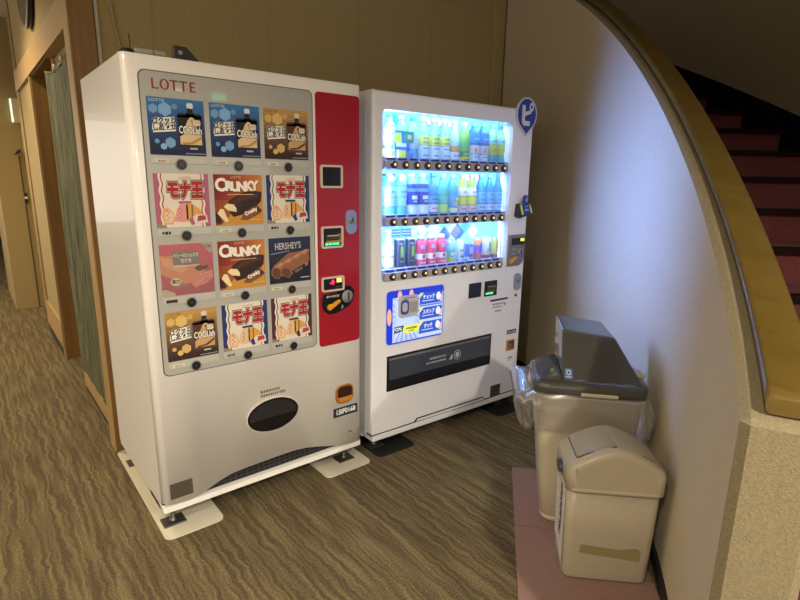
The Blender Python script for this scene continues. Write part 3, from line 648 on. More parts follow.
# display interior
BACKP = pm('#84d2f6', 0.6, emit=BACKLIT, key='backlit')
mb = MB(); mb.box(0.03, 1.05, 0.19, 0.20, 0.91, 1.785, BACKP); bk = mb.build('backlit_panel', m2, label='glowing pale blue back panel')
mb = MB()
for s, z, sz, c in ((0.40, 1.155, .04, '#b8b49a'), (0.47, 1.165, .05, '#c4bca0'), (0.555, 1.15, .055, '#b8b49a'), (0.63, 1.115, .055, '#2f5fd0'), (0.70, 1.135, .06, '#c4bca0'), (0.735, 1.125, .058, '#2f5fd0'), (0.80, 1.16, .045, '#4aa0e0'), (0.86, 1.13, .05, '#cfd8e0'), (0.33, 1.17, .035, '#5ac0e0'), (0.50, 1.185, .028, '#2f86c8'), (0.26, 1.16, .035, '#7ac8e4')):
    mb.decal([(s-sz, z), (s, z-sz), (s+sz, z), (s, z+min(sz, 1.212-z))], 0.1893, pm(c, .6, emit=.7))
for s, z, c in ((0.07, 1.705, '#b8e070'), (0.24, 1.70, '#2fa8a8'), (0.26, 1.72, '#48b8c8'), (0.52, 1.60, '#68c0a8'), (0.60, 1.70, '#4cb6d8'), (0.90, 1.69, '#5ab8c0'), (0.20, 1.42, '#52c0d8'), (0.38, 1.43, '#80d0b8'), (0.50, 1.42, '#60c4dc')):
    mb.decal(ell(s, z, 0.035, 0.035, 12), 0.1893, pm(c, .6, emit=.7))
mb.build('backdrop_print', bk, recalc=False)
LEDM = pm('#a8d4ff', 0.5, emit=LEDBAR, key='led')
mb = MB(); mb.box(0.985, 1.012, 0.080, 0.105, 0.94, 1.74, LEDM, 0.004); mb.build('light_tube', m2)
mb = MB(); mb.box(0.06, 0.92, 0.075, 0.10, 1.755, 1.77, LEDM, 0.003); mb.build('light_tube', m2)
mb = MB(); mb.box(1.035, 1.050, 0.06, 0.19, 0.91, 1.785, pm('#bcdcf6', .5)); mb.box(0.03, 0.037, 0.06, 0.19, 0.91, 1.785, pm('#bcdcf6', .5)); mb.build('side_reflector', m2)
PANE = clear_mat('clear_acrylic', (0.97, 0.98, 1.0), 0.02)
SHZ = (1.527, 1.251, 0.977)                 # shelf heights
BTZ = (1.498, 1.222, 0.948)
ADV = 0.0702
for r in range(3):
    z = BTZ[r]; sz = SHZ[r]
    mb = MB(); mb.box(0.052, 1.034, 0.056, 0.19, sz-0.012, sz-0.002, pm('#8fa4dc', .4)); mb.box(0.057, 0.957, 0.024, 0.036, z-0.024, sz+0.006, pm('#98a6dc', .35)); sh = mb.build('shelf', m2, label='pale blue shelf edge')
    mb = MB(); mb.prism(rrect(0.082, 0.938, z-0.020, z+0.020, 0.006), 0.004, 0.026, pm('#a5a2a8', .4), .002); br = mb.build('button_rail', m2, label='grey rail of round selection buttons')
    for k in range(12):
        x = 0.125+ADV*k
        mb = MB(); mb.lathe([(0.019, -0.004), (0.019, 0.004), (0.0165, 0.007)], pm('#17161a', .35), 18, (x, 0, z), 'y'); b = mb.build('selection_button', m2)
        mb = MB(); mb.box(x-0.004, x+0.008, -0.0095, -0.005, z-0.005, z+0.007, pm('#ffcf78', .4, emit=.8), .002); mb.build('button_lamp', b)
        mb = MB(); mb.box(x-0.029, x+0.025, 0.0215, 0.026, sz-0.006, sz+0.003, pm('#14236e', .4)); mb.build('price_plate', m2)
mb = MB()
for z0, z1 in ((1.533, 1.745), (1.257, 1.476), (0.983, 1.200)): mb.box(0.056, 0.958, 0.020, 0.0225, z0, z1, PANE)
mb.build('display_window', m2, label='clear display window')
mb = MB(); mb.box(0.115, 0.205, 0.10, 0.103, 1.446, 1.455, BLACK); mb.box(0.112, 0.119, 0.10, 0.103, 1.33, 1.455, BLACK); mb.build('card_frame', m2)
for k, z in enumerate((1.50, 1.225, 0.955)):
    for zz in ((1.76,) if k == 0 else ()): pass
# lights under each shelf and at the top (the machine's own strip lamps)
for z in (1.745, 1.468, 1.195):
    ld = bpy.data.lights.new('shelf_strip', 'AREA'); ld.shape = 'RECTANGLE'; ld.size = 0.84; ld.size_y = 0.025; ld.energy = 2.6; ld.color = (0.50, 0.78, 1.0)
    lo = bpy.data.objects.new('shelf_strip', ld); COL.objects.link(lo); lo.parent = m2; lo.location = (0.49, 0.045, z-0.004); lo.rotation_euler = (math.radians(25), 0, 0)
# unseen upright area lights added behind both stiles; the left throws the wall's blue glow
for sx, ang, en in ((0.046, -37, 56.0), (1.0, 50, 3.0)):
    ld = bpy.data.lights.new('side_glow_fill', 'AREA'); ld.shape = 'RECTANGLE'; ld.size = 0.018; ld.size_y = 0.78; ld.energy = en; ld.color = (0.20, 0.34, 1.0)
    lo = bpy.data.objects.new('side_glow_fill', ld); COL.objects.link(lo); lo.parent = m2; lo.location = (sx, 0.066, 1.335); ld.spread = math.radians(124)
    d = Vector((math.sin(math.radians(-ang)), -math.cos(math.radians(ang)), 0)); lo.rotation_euler = d.to_track_quat('-Z', 'Y').to_euler()
# lower half of the door
LB = lambda c, e=0.55: pm(c, .35, emit=e, coat=.4)
mb = MB(); mb.prism(rrect(0.078, 0.482, 0.586, 0.882, 0.026), -0.004, 0.002, pm('#d4dcec', .35, coat=.5)); ad = mb.build('advert_panel', m2, label='lit blue and white advert panel')
mb = MB(); Y = -0.0045
mb.decal(rrect(0.086, 0.470, 0.592, 0.876, 0.022), Y, LB('#1a32c8')); mb.decal([(0.125, 0.60), (0.465, 0.60), (0.465, 0.838), (0.125, 0.838)], Y-.0003, LB('#b4c8ee'))
cx, cz = 0.21, 0.745
for k in range(36):
    a0 = 2*PI*k/36; a1 = a0+0.07
    P = [(cx+0.06*math.cos(a0), cz+0.06*math.sin(a0)), (cx+.2*math.cos(a0), cz+.2*math.sin(a0)), (cx+.2*math.cos(a1), cz+.2*math.sin(a1))]
    P = [(min(.30, max(.127, p[0])), min(.836, max(.602, p[1]))) for p in P]
    if abs((P[1][0]-P[0][0])*(P[2][1]-P[0][1])-(P[2][0]-P[0][0])*(P[1][1]-P[0][1])) > 1e-5: mb.decal(P, Y-.0006, LB('#7c96cc'))
for x in (0.17, 0.245): mb.decal(ell(x, 0.85, 0.014, 0.022, 12), Y-.0006, LB('#e0a890'))
mb.decal(ell(0.104, 0.74, 0.014, 0.045, 14), Y-.0006, LB('#e0a890'))
for k, z in enumerate((0.815, 0.733, 0.655)):
    mb.decal(rect(0.302, 0.460, z-0.034, z+0.030), Y-.0006, LB('#2a50c0')); mb.decal([(0.302, z+0.004), (0.330, z+0.030), (0.302, z+0.030)], Y-.0009, LB('#d8e060'))
    mb.text(('チェック', 'スタンプ', 'タッチ')[k], 0.365, z+0.004, 0.026, Y-.0009, LB('#e8eefa'), .0006, .8); mb.box(0.318, 0.40, Y-.0012, Y-.0008, z-.018, z-.014, LB('#c4d4f4'))
    mb.decal(ell(0.432, z+0.002, 0.016, 0.022, 14), Y-.0009, LB('#d8e4f8')); mb.decal([(0.44, z-0.028), (0.458, z-0.028), (0.458, z+0.01), (0.446, z+0.006)], Y-.0012, LB('#e0b49c'))
mb.decal(rect(0.302, 0.46, 0.771, 0.777), Y-.0008, LB('#2a50c0'))
mb.decal(rrect(0.192, 0.305, 0.640, 0.682, 0.02), Y-.0012, LB('#d4de50')); mb.dashes(0.25, 0.665, 0.075, 0.012, Y-.0015, LB('#3a4a30')); mb.dashes(0.25, 0.650, 0.04, 0.008, Y-.0015, LB('#3a4a30'))
mb.decal([(0.135, 0.648), (0.19, 0.655), (0.20, 0.685), (0.14, 0.684)], Y-.0010, LB('#23345c')); mb.text('ON', 0.162, 0.668, 0.026, Y-.0014, LB('#e8eefa'), .0006)
for k in range(3): mb.box(0.14, 0.29, Y-.0008, Y-.0003, 0.607+.009*k, 0.609+.009*k, LB('#8898c4'))
mb.build('advert_print', ad, recalc=False)
mb = MB(); mb.prism(rrect(0.160, 0.286, 0.730, 0.845, 0.018), -0.016, -0.004, pm('#b9bbc4', .4), .004); rd = mb.build('card_reader', m2, label='grey contactless reader badge on the advert')
mb = MB(); mb.ring(rrect(0.168, 0.222, 0.745, 0.825, 0.022), rrect(0.178, 0.212, 0.76, 0.81, 0.014), -0.0172, -0.0155, pm('#3c4a8c', .4)); mb.box(0.228, 0.278, -0.0166, -0.0155, 0.752, 0.81, pm('#a09a94', .5)); mb.box(0.185, 0.262, -0.0166, -0.0155, 0.830, 0.834, pm('#5a5c66', .5)); mb.build('reader_face', rd)
mb = MB(); mb.box(0.664, 0.762, -0.004, 0.002, 0.770, 0.856, BLACK, .002); mb.box(0.672, 0.754, -0.0048, -0.003, 0.778, 0.848, pm('#14161f', .25)); mb.build('blank_cover', m2)
mb = MB(); mb.box(0.790, 0.894, -0.004, 0.002, 0.765, 0.856, BLACK, .002); bs2 = mb.build('bill_slot', m2)
mb = MB(); mb.box(0.806, 0.876, -0.012, -0.003, 0.80, 0.832, pm('#3a3833', .4), .003); mb.box(0.81, 0.87, -0.014, -0.010, 0.822, 0.827, pm('#8c887a', .4)); mb.box(0.806, 0.876, -0.008, -0.003, 0.79, 0.797, pm('#8a6a44', .4)); mb.build('bill_mouth', bs2)
mb = MB(); mb.box(0.800, 0.86, -0.0055, -0.0035, 0.777, 0.787, pm('#58d890', .4, emit=1.2)); mb.build('green_lights', bs2)
mb = MB(); mb.box(0.845, 0.998, -0.0012, 0.0, 0.727, 0.739, pm('#2a2c58', .5)); mb.dashes(0.92, 0.708, 0.11, 0.012, -0.0012, pm('#7a7680', .5)); mb.dashes(0.91, 0.690, 0.08, 0.012, -0.0012, pm('#8d8994', .5)); mb.dashes(0.92, 0.664, 0.06, 0.011, -0.0012, pm('#6a6672', .5)); mb.box(0.968, 0.978, -0.0012, 0, .692, .705, pm('#6a6672', .5)); mb.build('notice_sticker', m2, recalc=False)
mb = MB(); mb.prism(rrect(1.041, 1.097, 0.775, 0.880, 0.024), -0.012, 0.002, pm('#8d93a6', .4, coat=.3), .003); lk2 = mb.build('lock_plate', m2)
mb = MB(); mb.lathe([(0.016, 0.011), (0.016, 0.019), (0.012, 0.021)], STEEL, 18, (1.069, 0, 0.842), 'y'); mb.build('lock_cylinder', lk2)
mb = MB(); mb.lathe([(0.009, -0.001), (0.009, 0.004), (0.007, 0.005)], DARK, 14, (1.068, 0, 0.743), 'y'); mb.build('key_hole', m2)
mb = MB(); mb.prism(rrect(0.968, 1.110, 0.93, 1.117, 0.012)[0:0] or [(0.968, 0.929), (1.07, 0.929), (1.10, 0.948), (1.112, 0.985), (1.112, 1.117), (0.968, 1.117)], -0.010, 0.002, pm('#747279', .4), .003); cu2 = mb.build('coin_unit', m2, label='grey coin unit with an orange lever')
mb = MB(); mb.box(0.992, 1.104, -0.0125, -0.009, 1.056, 1.098, BLACK, .001); d2 = mb.build('price_display', cu2)
mb = MB(); mb.box(1.066, 1.098, -0.0135, -0.0118, 1.078, 1.094, pm('#c4f040', .4, emit=1.4)); mb.build('green_lights', d2)
mb = MB(); mb.lathe([(0.024, 0.010), (0.024, 0.014), (0.016, 0.018)], pm('#8f929c', .35, metal=.3), 20, (1.072, 0, 1.012), 'y'); mb.box(1.070, 1.074, -0.022, -0.017, 0.998, 1.026, DARK); mb.build('coin_dial', cu2)
mb = MB(); mb.prism([(0.978, 0.952), (0.990, 0.944), (1.006, 0.952), (1.018, 0.966), (1.038, 0.974), (1.042, 0.986), (1.032, 0.990), (1.012, 0.980), (0.984, 0.972)], -0.018, -0.009, pm('#d8962c', .4), .002); mb.build('return_lever', cu2)
mb = MB(); mb.box(0.995, 1.035, -0.0108, -0.0095, 1.030, 1.034, pm('#b4b2b8', .5)); mb.box(0.995, 1.03, -0.0108, -0.0095, 1.004, 1.008, pm('#a4a2a8', .5)); mb.build('coin_lettering', cu2)
# phone payment reader
mb = MB(); mb.prism([(1.008, 1.226), (1.030, 1.215), (1.120, 1.236), (1.128, 1.250), (1.098, 1.300), (1.030, 1.300), (1.016, 1.296)], -0.030, 0.002, DARK, .004); pr = mb.build('payment_reader', m2, label='black payment reader with blue front and yellow sides')
mb = MB(); mb.prism([(1.058, 1.232), (1.112, 1.240), (1.086, 1.304), (1.036, 1.300)], -0.040, -0.029, pm('#27408c', .4), .002); mb.prism([(1.044, 1.300), (1.080, 1.302), (1.082, 1.338), (1.068, 1.350), (1.052, 1.344)], -0.038, -0.024, pm('#2b3f8a', .4), .003)
mb.decal(ell(1.067, 1.325, .010, .014, 14), -0.0386, pm('#c8cce0', .4)); mb.text('ピ', 1.067, 1.325, .02, -0.0390, pm('#27408c', .4), .001); mb.dashes(1.074, 1.264, .034, .014, -0.0406, pm('#a8b8e8', .4)); mb.box(1.056, 1.078, -0.0408, -0.039, 1.282, 1.286, pm('#a8b8e8', .4)); mb.build('reader_front', pr, recalc=False)
mb = MB(); mb.prism([(1.018, 1.290), (1.030, 1.298), (1.054, 1.240), (1.042, 1.234)], -0.036, -0.029, pm('#cfd060', .4), .001); mb.prism([(1.092, 1.302), (1.104, 1.296), (1.132, 1.25), (1.120, 1.240)], -0.036, -0.020, pm('#cfd060', .4), .001); mb.build('reader_side', pr, label='yellow side strips')
# round sign at the top right corner
def drop(cx, cz, rx, rz, k=1.0):
    P = []
    for t in range(36):
        a = math.radians(-50+280*t/35); P.append((cx+rx*math.cos(a)*k, cz+rz*math.sin(a)*k))
    return P+[(cx+0.004, cz-rz*1.28*k)]
mb = MB(); mb.prism(drop(1.050, 1.800, 0.086, 0.092), -0.012, -0.001, pm('#c9cbd2', .4)); sg = mb.build('corner_sign', m2, label='blue drop shaped sign at the top right corner')
mb = MB(); mb.decal(drop(1.050, 1.800, 0.077, 0.083), -0.0124, pm('#1c3a8c', .35, coat=.4)); PW = pm('#d6d4d4', .4)
mb.decal([(1.008, 1.848), (1.034, 1.848), (1.034, 1.768), (1.008, 1.768)], -0.0128, PW); mb.decal([(1.008, 1.770), (1.012, 1.750), (1.026, 1.738), (1.078, 1.738), (1.078, 1.764), (1.036, 1.764), (1.034, 1.772)], -0.0128, PW)
mb.decal([(1.030, 1.790), (1.036, 1.790), (1.084, 1.806), (1.088, 1.824), (1.070, 1.822), (1.032, 1.812)], -0.0128, PW)
o = ell(1.087, 1.842, .019, .024, 24); n = ell(1.087, 1.842, .008, .011, 24)
for k in range(24): mb.decal([o[k], o[(k+1) % 24], n[(k+1) % 24], n[k]], -0.0128, PW)
mb.build('sign_face', sg, recalc=False)
# delivery opening
mb = MB(); mb.ring(rect(0.094, 0.868, 0.336, 0.530), rect(0.104, 0.860, 0.346, 0.520), -0.004, 0.004, BLACK); mb.box(0.100, 0.864, -0.001, 0.004, 0.340, 0.526, pm('#17181c', .4)); dv = mb.build('delivery_opening', m2, label='long dark delivery opening')
mb = MB(); i = mb.mi(pm('#3a3d46', .22, coat=.5)); mb.loft([[(0.106, 0.0, 0.515), (0.106, -0.003, 0.515), (0.106, -0.010, 0.40), (0.106, -0.002, 0.40)], [(0.858, 0.0, 0.515), (0.858, -0.003, 0.515), (0.858, -0.010, 0.40), (0.858, -0.002, 0.40)]], pm('#3a3d46', .2, coat=.6), smooth=False); mb.box(0.106, 0.858, -0.005, 0, 0.507, 0.518, pm('#6a6a70', .4)); fp = mb.build('delivery_flap', dv)
mb = MB(); y = -0.0095
o = ell(0.587, 0.452, .027, .029, 24); n = ell(0.587, 0.452, .023, .025, 24); PG = pm('#aeb0b6', .5)
for k in range(24): mb.decal([o[k], o[(k+1) % 24], n[(k+1) % 24], n[k]], y, PG)
mb.decal(ell(0.587, 0.452, .015, .017, 18), y, PG); mb.decal([(0.525, 0.432), (0.548, 0.432), (0.552, 0.462), (0.540, 0.458)], y, PG); mb.build('push_symbol', fp, recalc=False); mb = MB()
mb.dashes(0.44, 0.465, .12, .014, y, PG); mb.dashes(0.43, 0.442, .15, .011, y, PG); mb.build('flap_lettering', fp, recalc=False)
mb = MB(); mb.box(1.010, 1.092, -0.0015, 0, 0.499, 0.524, pm('#1a1a20', .5)); mb.dashes(1.051, 0.511, .066, .014, -0.0019, pm('#b8b6bc', .5)); mb.build('number_sticker', m2, label='small dark number sticker', recalc=False)
mb = MB(); mb.box(1.010, 1.083, -0.006, 0.002, 0.390, 0.460, pm('#b8751c', .4), .003); cr2 = mb.build('coin_return', m2, label='orange coin return cup')
mb = MB(); mb.box(1.019, 1.074, -0.0075, -0.005, 0.405, 0.452, pm('#4a3420', .4)); mb.prism([(1.019, 0.405), (1.046, 0.405), (1.058, 0.43), (1.019, 0.45)], -0.0085, -0.006, pm('#6f6a62', .4)); mb.build('return_opening', cr2)
mb = MB(); mb.decal([(1.022, 0.334), (1.082, 0.334), (1.052, 0.352)], -0.0006, pm('#8a868c', .5)); mb.dashes(1.052, 0.325, .04, .009, -0.0006, pm('#8a868c', .5)); mb.build('recycling_mark', m2, recalc=False)
mb = MB(); mb.box(0.890, 0.977, -0.0012, 0.0, 0.113, 0.184, pm('#5c5652', .4, metal=.4))
for k in range(5): mb.box(0.90, 0.967-.01*(k % 2), -0.0016, -.0008, .122+.012*k, .124+.012*k, pm('#3a3634', .5))
mb.build('rating_plate', m2)
for x in (0.07, W2-0.08):
    for y in (0.08, D2-0.07): foot(x, y, ZB2, m2)
a = w2(0.14, 0.09, 0); floormat(a[0]-.125, a[0]+.125, a[1]-.14, a[1]+.14, MATB, 'black rubber mat under the left foot of the drinks machine', YW)
a = w2(1.02, 0.06, 0); floormat(a[0]-.118, a[0]+.118, a[1]-.13, a[1]+.13, MATB, 'black rubber mat under the right foot of the drinks machine', YW)
# ------------------------------------------------------------------ bottles and cans in the window
PET = [(0.022, 0.0), (0.030, 0.004), (0.031, 0.02), (0.0295, 0.05), (0.031, 0.06), (0.031, 0.125), (0.029, 0.135), (0.019, 0.165), (0.0125, 0.178), (0.0125, 0.186)]
SLIM = [(0.022, 0.0), (0.028, 0.004), (0.029, 0.02), (0.029, 0.11), (0.024, 0.135), (0.015, 0.165), (0.011, 0.18), (0.011, 0.19)]
WIDE = [(0.024, 0.0), (0.033, 0.005), (0.034, 0.02), (0.032, 0.06), (0.034, 0.075), (0.034, 0.145), (0.028, 0.16), (0.016, 0.17), (0.0145, 0.186)]
def rad_at(prof, z):
    for a, b in zip(prof, prof[1:]):
        if a[1] <= z <= b[1] and b[1] > a[1]: return a[0]+(b[0]-a[0])*(z-a[1])/(b[1]-a[1])
    return prof[-1][0]
LABM = lambda c: pm(c, .45)
def bottle(row, colm, body, prof, bands, cap, label, grp=None, tag=None, spot=None, dz=0.0, alpha=.4, capr=0.0145):
    loc = w2(0.157+0.0722*colm, 0.088, SHZ[row]-0.002)
    o = empty('drink_bottle', loc, YW, label=label, category='bottle', group=grp); o.scale = (1.05, 1.05, 1.06 if row < 2 else 1.0)
    mb = MB(); mb.lathe(prof, bottle_mat(body, alpha), 18); mb.build('body', o)
    mb = MB(); zt = prof[-1][1]; mb.lathe([(capr, zt-.006), (capr, zt+.012), (capr-.002, zt+.014)], LABM(cap), 14); mb.build('cap', o)
    for b in bands:
        z0, z1, c = b[:3]; zs = [z0]+[p[1] for p in prof if z0 < p[1] < z1]+[z1]
        mb = MB(); mb.lathe([(rad_at(prof, z)+.0006, z) for z in zs], LABM(c), 18, cap=False)
        if len(b) > 3:                      # small marks printed on the label
            for (u, z, wd, ht, cc) in b[3]:
                rr = rad_at(prof, z)+.0012; n = 3
                P = [(rr*math.sin((u-wd/2+wd*q/n)/rr), -rr*math.cos((u-wd/2+wd*q/n)/rr)) for q in range(n+1)]
                for q in range(n): mb.face([(P[q][0], P[q][1], z-ht/2), (P[q+1][0], P[q+1][1], z-ht/2), (P[q+1][0], P[q+1][1], z+ht/2), (P[q][0], P[q][1], z+ht/2)], LABM(cc))
        mb.build('label_band', o, recalc=False)
    if tag:
        mb = MB(); mb.decal([(0.004, 0.168), (0.028, 0.160), (0.030, 0.192), (0.006, 0.204)], -0.020, LABM(tag)); mb.decal([(0.010, 0.172), (0.022, 0.168), (0.022, 0.182), (0.010, 0.186)], -0.0206, LABM('#e8c8d8')); mb.decal([(0.006, 0.204), (0.030, 0.192), (0.028, 0.160), (0.004, 0.168)], -0.0195, LABM(tag)); mb.build('collar_tag', o, recalc=False)
    if spot:
        mb = MB(); mb.decal(ell(0, 0.172, 0.018, 0.018, 16), -0.022, LABM(spot)); mb.decal(ell(0, 0.172, 0.011, 0.011, 16), -0.0225, LABM('#f0d8e0')); mb.decal(list(reversed(ell(0, 0.172, 0.018, 0.018, 16))), -0.0215, LABM(spot)); mb.build('round_sticker', o, recalc=False)
    return o
mk = lambda c, zs: [(u, z, .010, .008, c) for z in zs for u in (-.014, 0, .014)]
bottle(0, 0, '#bfe6ee', WIDE, [(.004, .046, '#e8d838', [(.004, .026, .03, .022, '#8c98b0')]), (.062, .078, '#e88c38'), (.080, .104, '#d8b8c0'), (.106, .118, '#e88c38'), (.12, .142, '#c8b8d0')], '#38a8a8', 'wide bottle with orange bands and yellow foot, far left on the top shelf')
bottle(0, 1, '#b8e0f4', PET, [(.055, .125, '#5898d8', mk('#e8f0f8', (.08, .1)))], '#a8d0e8', 'pale blue bottle behind the tilted blue and green card, top shelf')
bottle(0, 2, '#c0e8f0', PET, [(.055, .128, '#b8d8e8'), (.02, .05, '#58a8c8')], '#28a0b0', 'clear bottle with teal cap beside the green card, top shelf')
for k, nm in ((3, 'leftmost'), (4, 'middle'), (5, 'rightmost')):
    bottle(0, k, '#c8e8fa', SLIM, [(.075, .118, '#d4dc68', mk('#6a8040', (.085, .105))), (.012, .07, '#cfe6f6', mk('#5878a8', (.025, .058)))], '#e8eef4', nm+' of three clear bottles with yellow labels and purple collar tags, top shelf', 'clear bottles with purple collar tags', tag='#7a4490')
bottle(0, 6, '#e4eef2', SLIM, [(.05, .078, '#d89c3c'), (.012, .048, '#dfe6ee', mk('#6888a8', (.03,)))], '#e0e4e8', 'slender white bottle with a small orange label, top shelf')
bottle(0, 7, '#b8e088', PET, [(.03, .055, '#3a8860', mk('#c8e060', (.042,))), (.07, .10, '#58b078'), (.004, .026, '#d4e050', mk('#688038', (.014,)))], '#c8e070', 'yellow green bottle with dark green bands, top shelf')
for k, nm in ((8, 'left'), (9, 'right')):
    bottle(0, k, '#4898d8', WIDE, [(.045, .088, '#dcd8e4', [(-.012, .066, .008, .036, '#c05868'), (.016, .066, .014, .04, '#d8a050')]), (.008, .042, '#c4def0', mk('#4878b8', (.03,))), (.10, .14, '#3488d0', mk('#a8dcf4', (.12,)))], '#58b0e0', nm+' of two blue sports bottles with an orange strip, top shelf', 'blue sports bottles with an orange strip')
for k, nm in ((10, 'inner'), (11, 'outer')):
    bottle(0, k, '#c4e0b0', PET, [(.045, .098, '#c8d050', mk('#98a840', (.07,))), (.10, .13, '#90d0d8', mk('#3888a0', (.115,))), (.004, .044, '#38a8a8')], '#58b0b8', nm+' yellow green bottle with teal foot at the right end, top shelf', 'yellow green bottles with teal foot')
for k, nm in ((0, 'first'), (1, 'second')):
    bottle(1, k, '#88d0d8', WIDE, [(.006, .042, '#48a890'), (.045, .085, '#90c8d8'), (.09, .135, '#8cc4e4', mk('#6858a8', (.112,)))], '#78c8d8', nm+' teal bottle from the left with a round pink sticker, middle shelf', 'teal bottles with pink stickers', spot='#d86a90')
for k, nm in ((2, 'left'), (3, 'right')):
    bottle(1, k, '#98d4f0', WIDE, [(.052, .112, '#1a2c9c', [(0, .085, .036, .018, '#dce8f8'), (.004, .066, .024, .006, '#dce8f8')]), (.128, .150, '#1a2c9c'), (.004, .048, '#d0e4f4')], '#d8eef8', nm+' of two pale bottles with navy labels, middle shelf', 'pale bottles with navy labels')
bottle(1, 4, '#78c0e8', SLIM, [(.012, .05, '#d8dce8', mk('#a07090', (.03,))), (.06, .09, '#68b0d8', mk('#285888', (.075,))), (.10, .12, '#4090c8')], '#3870b0', 'narrow blue bottle with striped label beside the navy pair, middle shelf')
bottle(1, 5, '#80d4c8', PET, [(.008, .05, '#b0d868'), (.055, .09, '#58c0b0', [(.008, .06, .016, .012, '#d8a070')])], '#90d8d0', 'teal bottle with a lime green foot, middle shelf')
bottle(1, 6, '#78c4e4', PET, [(.008, .03, '#c8e0a8'), (.035, .095, '#58a8dc', [(0, .055, .03, .026, '#e4b090'), (.006, .075, .018, .014, '#f0e0a8')])], '#90d0e4', 'sky blue bottle with a peach picture, middle shelf')
for k, nm in ((7, 'left'), (8, 'right')):
    bottle(1, k, '#e0e468', SLIM, [(.045, .082, '#d4dc50'), (.09, .132, '#d8d4ec', [(0, .125, .044, .005, '#c04870'), (0, .11, .03, .008, '#8088c0')]), (.008, .040, '#dcc8dc', mk('#b84870', (.022,)))], '#d8b8d0', nm+' of two yellow topped bottles with pink feet, middle shelf', 'yellow topped bottles with pink feet', tag='#c85888')
for k, nm in ((9, 'leftmost'), (10, 'middle'), (11, 'rightmost')):
    bottle(1, k, '#58b4e8', SLIM, [(.012, .045, '#c0ddf2', mk('#4a80b8', (.03,))), (.05, .11, '#70b8e8', mk('#3a80c8', (.07, .095)))], '#70c0e8', nm+' of three sky blue water bottles, right end of the middle shelf', 'sky blue water bottles')
def can(row, colm, kind, prof, bands, label, grp=None, marks=None, lid='#b8bcc4', cat='can', name='drink_can'):
    loc = w2(0.157+0.0722*colm, 0.088, SHZ[row]-0.002)
    o = empty(name, loc, YW, label=label, category=cat, group=grp)
    mats = []; zs = []
    pts = [prof[0]]
    mb = MB(); cuts = sorted(set([p[1] for p in prof]+[b[0] for b in bands]+[b[1] for b in bands]))
    P = [(rad_at(prof, z), z) for z in cuts]
    for a, b in zip(cuts, cuts[1:]):
        m = pm(lid, .3, metal=.7)
        for z0, z1, c in bands:
            if z0-1e-6 <= a and b <= z1+1e-6: m = pm(c, .35, coat=.3)
        mats.append(m)
    mb.lathe(P, None, 18, mats=mats); mb.build('body', o)
    if marks:
        mb = MB()
        for (u, z, wd, ht, cc) in marks:
            rr = rad_at(prof, z)+.0010; n = 3
            Q = [(rr*math.sin((u-wd/2+wd*q/n)/rr), -rr*math.cos((u-wd/2+wd*q/n)/rr)) for q in range(n+1)]
            for q in range(n): mb.face([(Q[q][0], Q[q][1], z-ht/2), (Q[q+1][0], Q[q+1][1], z-ht/2), (Q[q+1][0], Q[q+1][1], z+ht/2), (Q[q][0], Q[q][1], z+ht/2)], LABM(cc))
        mb.build('label_print', o, recalc=False)
    mb = MB(); zt = prof[-1][1]; mb.box(-.006, .006, -.008, .004, zt, zt+.003, pm('#9a9ea6', .3, metal=.8)); mb.build('pull_tab', o)
    return o
CAN = [(0.020, 0), (0.026, .006), (0.027, .115), (0.022, .125), (0.0225, .128)]
TALL = [(0.022, 0), (0.0275, .006), (0.0285, .014), (0.0285, .140), (0.024, .152), (0.0245, .155)]
MINI = [(0.020, 0), (0.0255, .006), (0.0255, .088), (0.021, .098), (0.0215, .10)]
bottle(2, 0, '#e4e0b8', SLIM, [(.07, .125, '#e8dcb0', mk('#88a060', (.095,))), (.012, .06, '#ece0c0', [(-.01, .03, .014, .03, '#d88878')])], '#d88098', 'cream bottle with a pink cap, left end of the bottom shelf')
for k, nm in ((1, 'left'), (2, 'right')):
    can(2, k, 'e', TALL, [(.006, .148, '#14161e')], nm+' of two tall black cans with a green claw mark, bottom shelf', 'tall black energy cans', [(-.007, .085, .004, .055, '#a8e060'), (0.0, .088, .0035, .060, '#a8e060'), (.007, .083, .004, .050, '#a8e060'), (0, .035, .030, .006, '#8a90a0'), (0, .128, .036, .010, '#6f7890')])
for k, nm in ((1, 'left'), (2, 'right')):
    loc = w2(0.157+0.0722*k+.03, 0.16, SHZ[2]+0.148)
    mb = MB(); mb.box(-.032, .032, -.004, .004, 0, .050, LABM('#8fb8dc'), .001)
    for q in range(3): mb.box(-.030, .030, -.0055, -.0038, .006+.015*q, .013+.015*q, LABM('#2a3f78'))
    o = mb.build('striped_card', label=nm+' striped blue card standing behind the black cans', category='card', group='striped cards behind the black cans'); o.location = loc; o.rotation_euler.z = YW
for k, nm in ((3, 'leftmost'), (4, 'middle'), (5, 'rightmost')):
    bottle(2, k, '#e04868', [(.022, 0), (.029, .004), (.030, .02), (.030, .115), (.026, .13), (.018, .14), (.018, .148)], [(.004, .034, '#d84a62', [(0, .018, .04, .006, '#f0c8d0')]), (.036, .066, '#f0e0e4', [(0, .051, .018, .020, '#c81c38')]), (.068, .135, '#d83860', [(-.006, .105, .024, .024, '#b8a0d0'), (.012, .08, .016, .03, '#90788c')])], '#ece4e6', nm+' of three red bottle cans with white caps, bottom shelf', 'red bottle cans with white caps', alpha=.05, capr=.019)
can(2, 6, 'y', CAN, [(.006, .03, '#e0d048'), (.03, .075, '#58c0c8'), (.075, .120, '#90c8e8')], 'yellow and teal can right of the red bottles, bottom shelf', None, [(0, .05, .03, .016, '#e8e8b0')])
can(2, 7, 'w', CAN, [(.006, .120, '#cfe0ec')], 'white can with dark letters in the middle, bottom shelf', None, [(-.012, .065, .010, .010, '#384868'), (.004, .065, .010, .010, '#384868'), (0, .03, .03, .010, '#586888'), (.012, .105, .016, .02, '#d88ca0')])
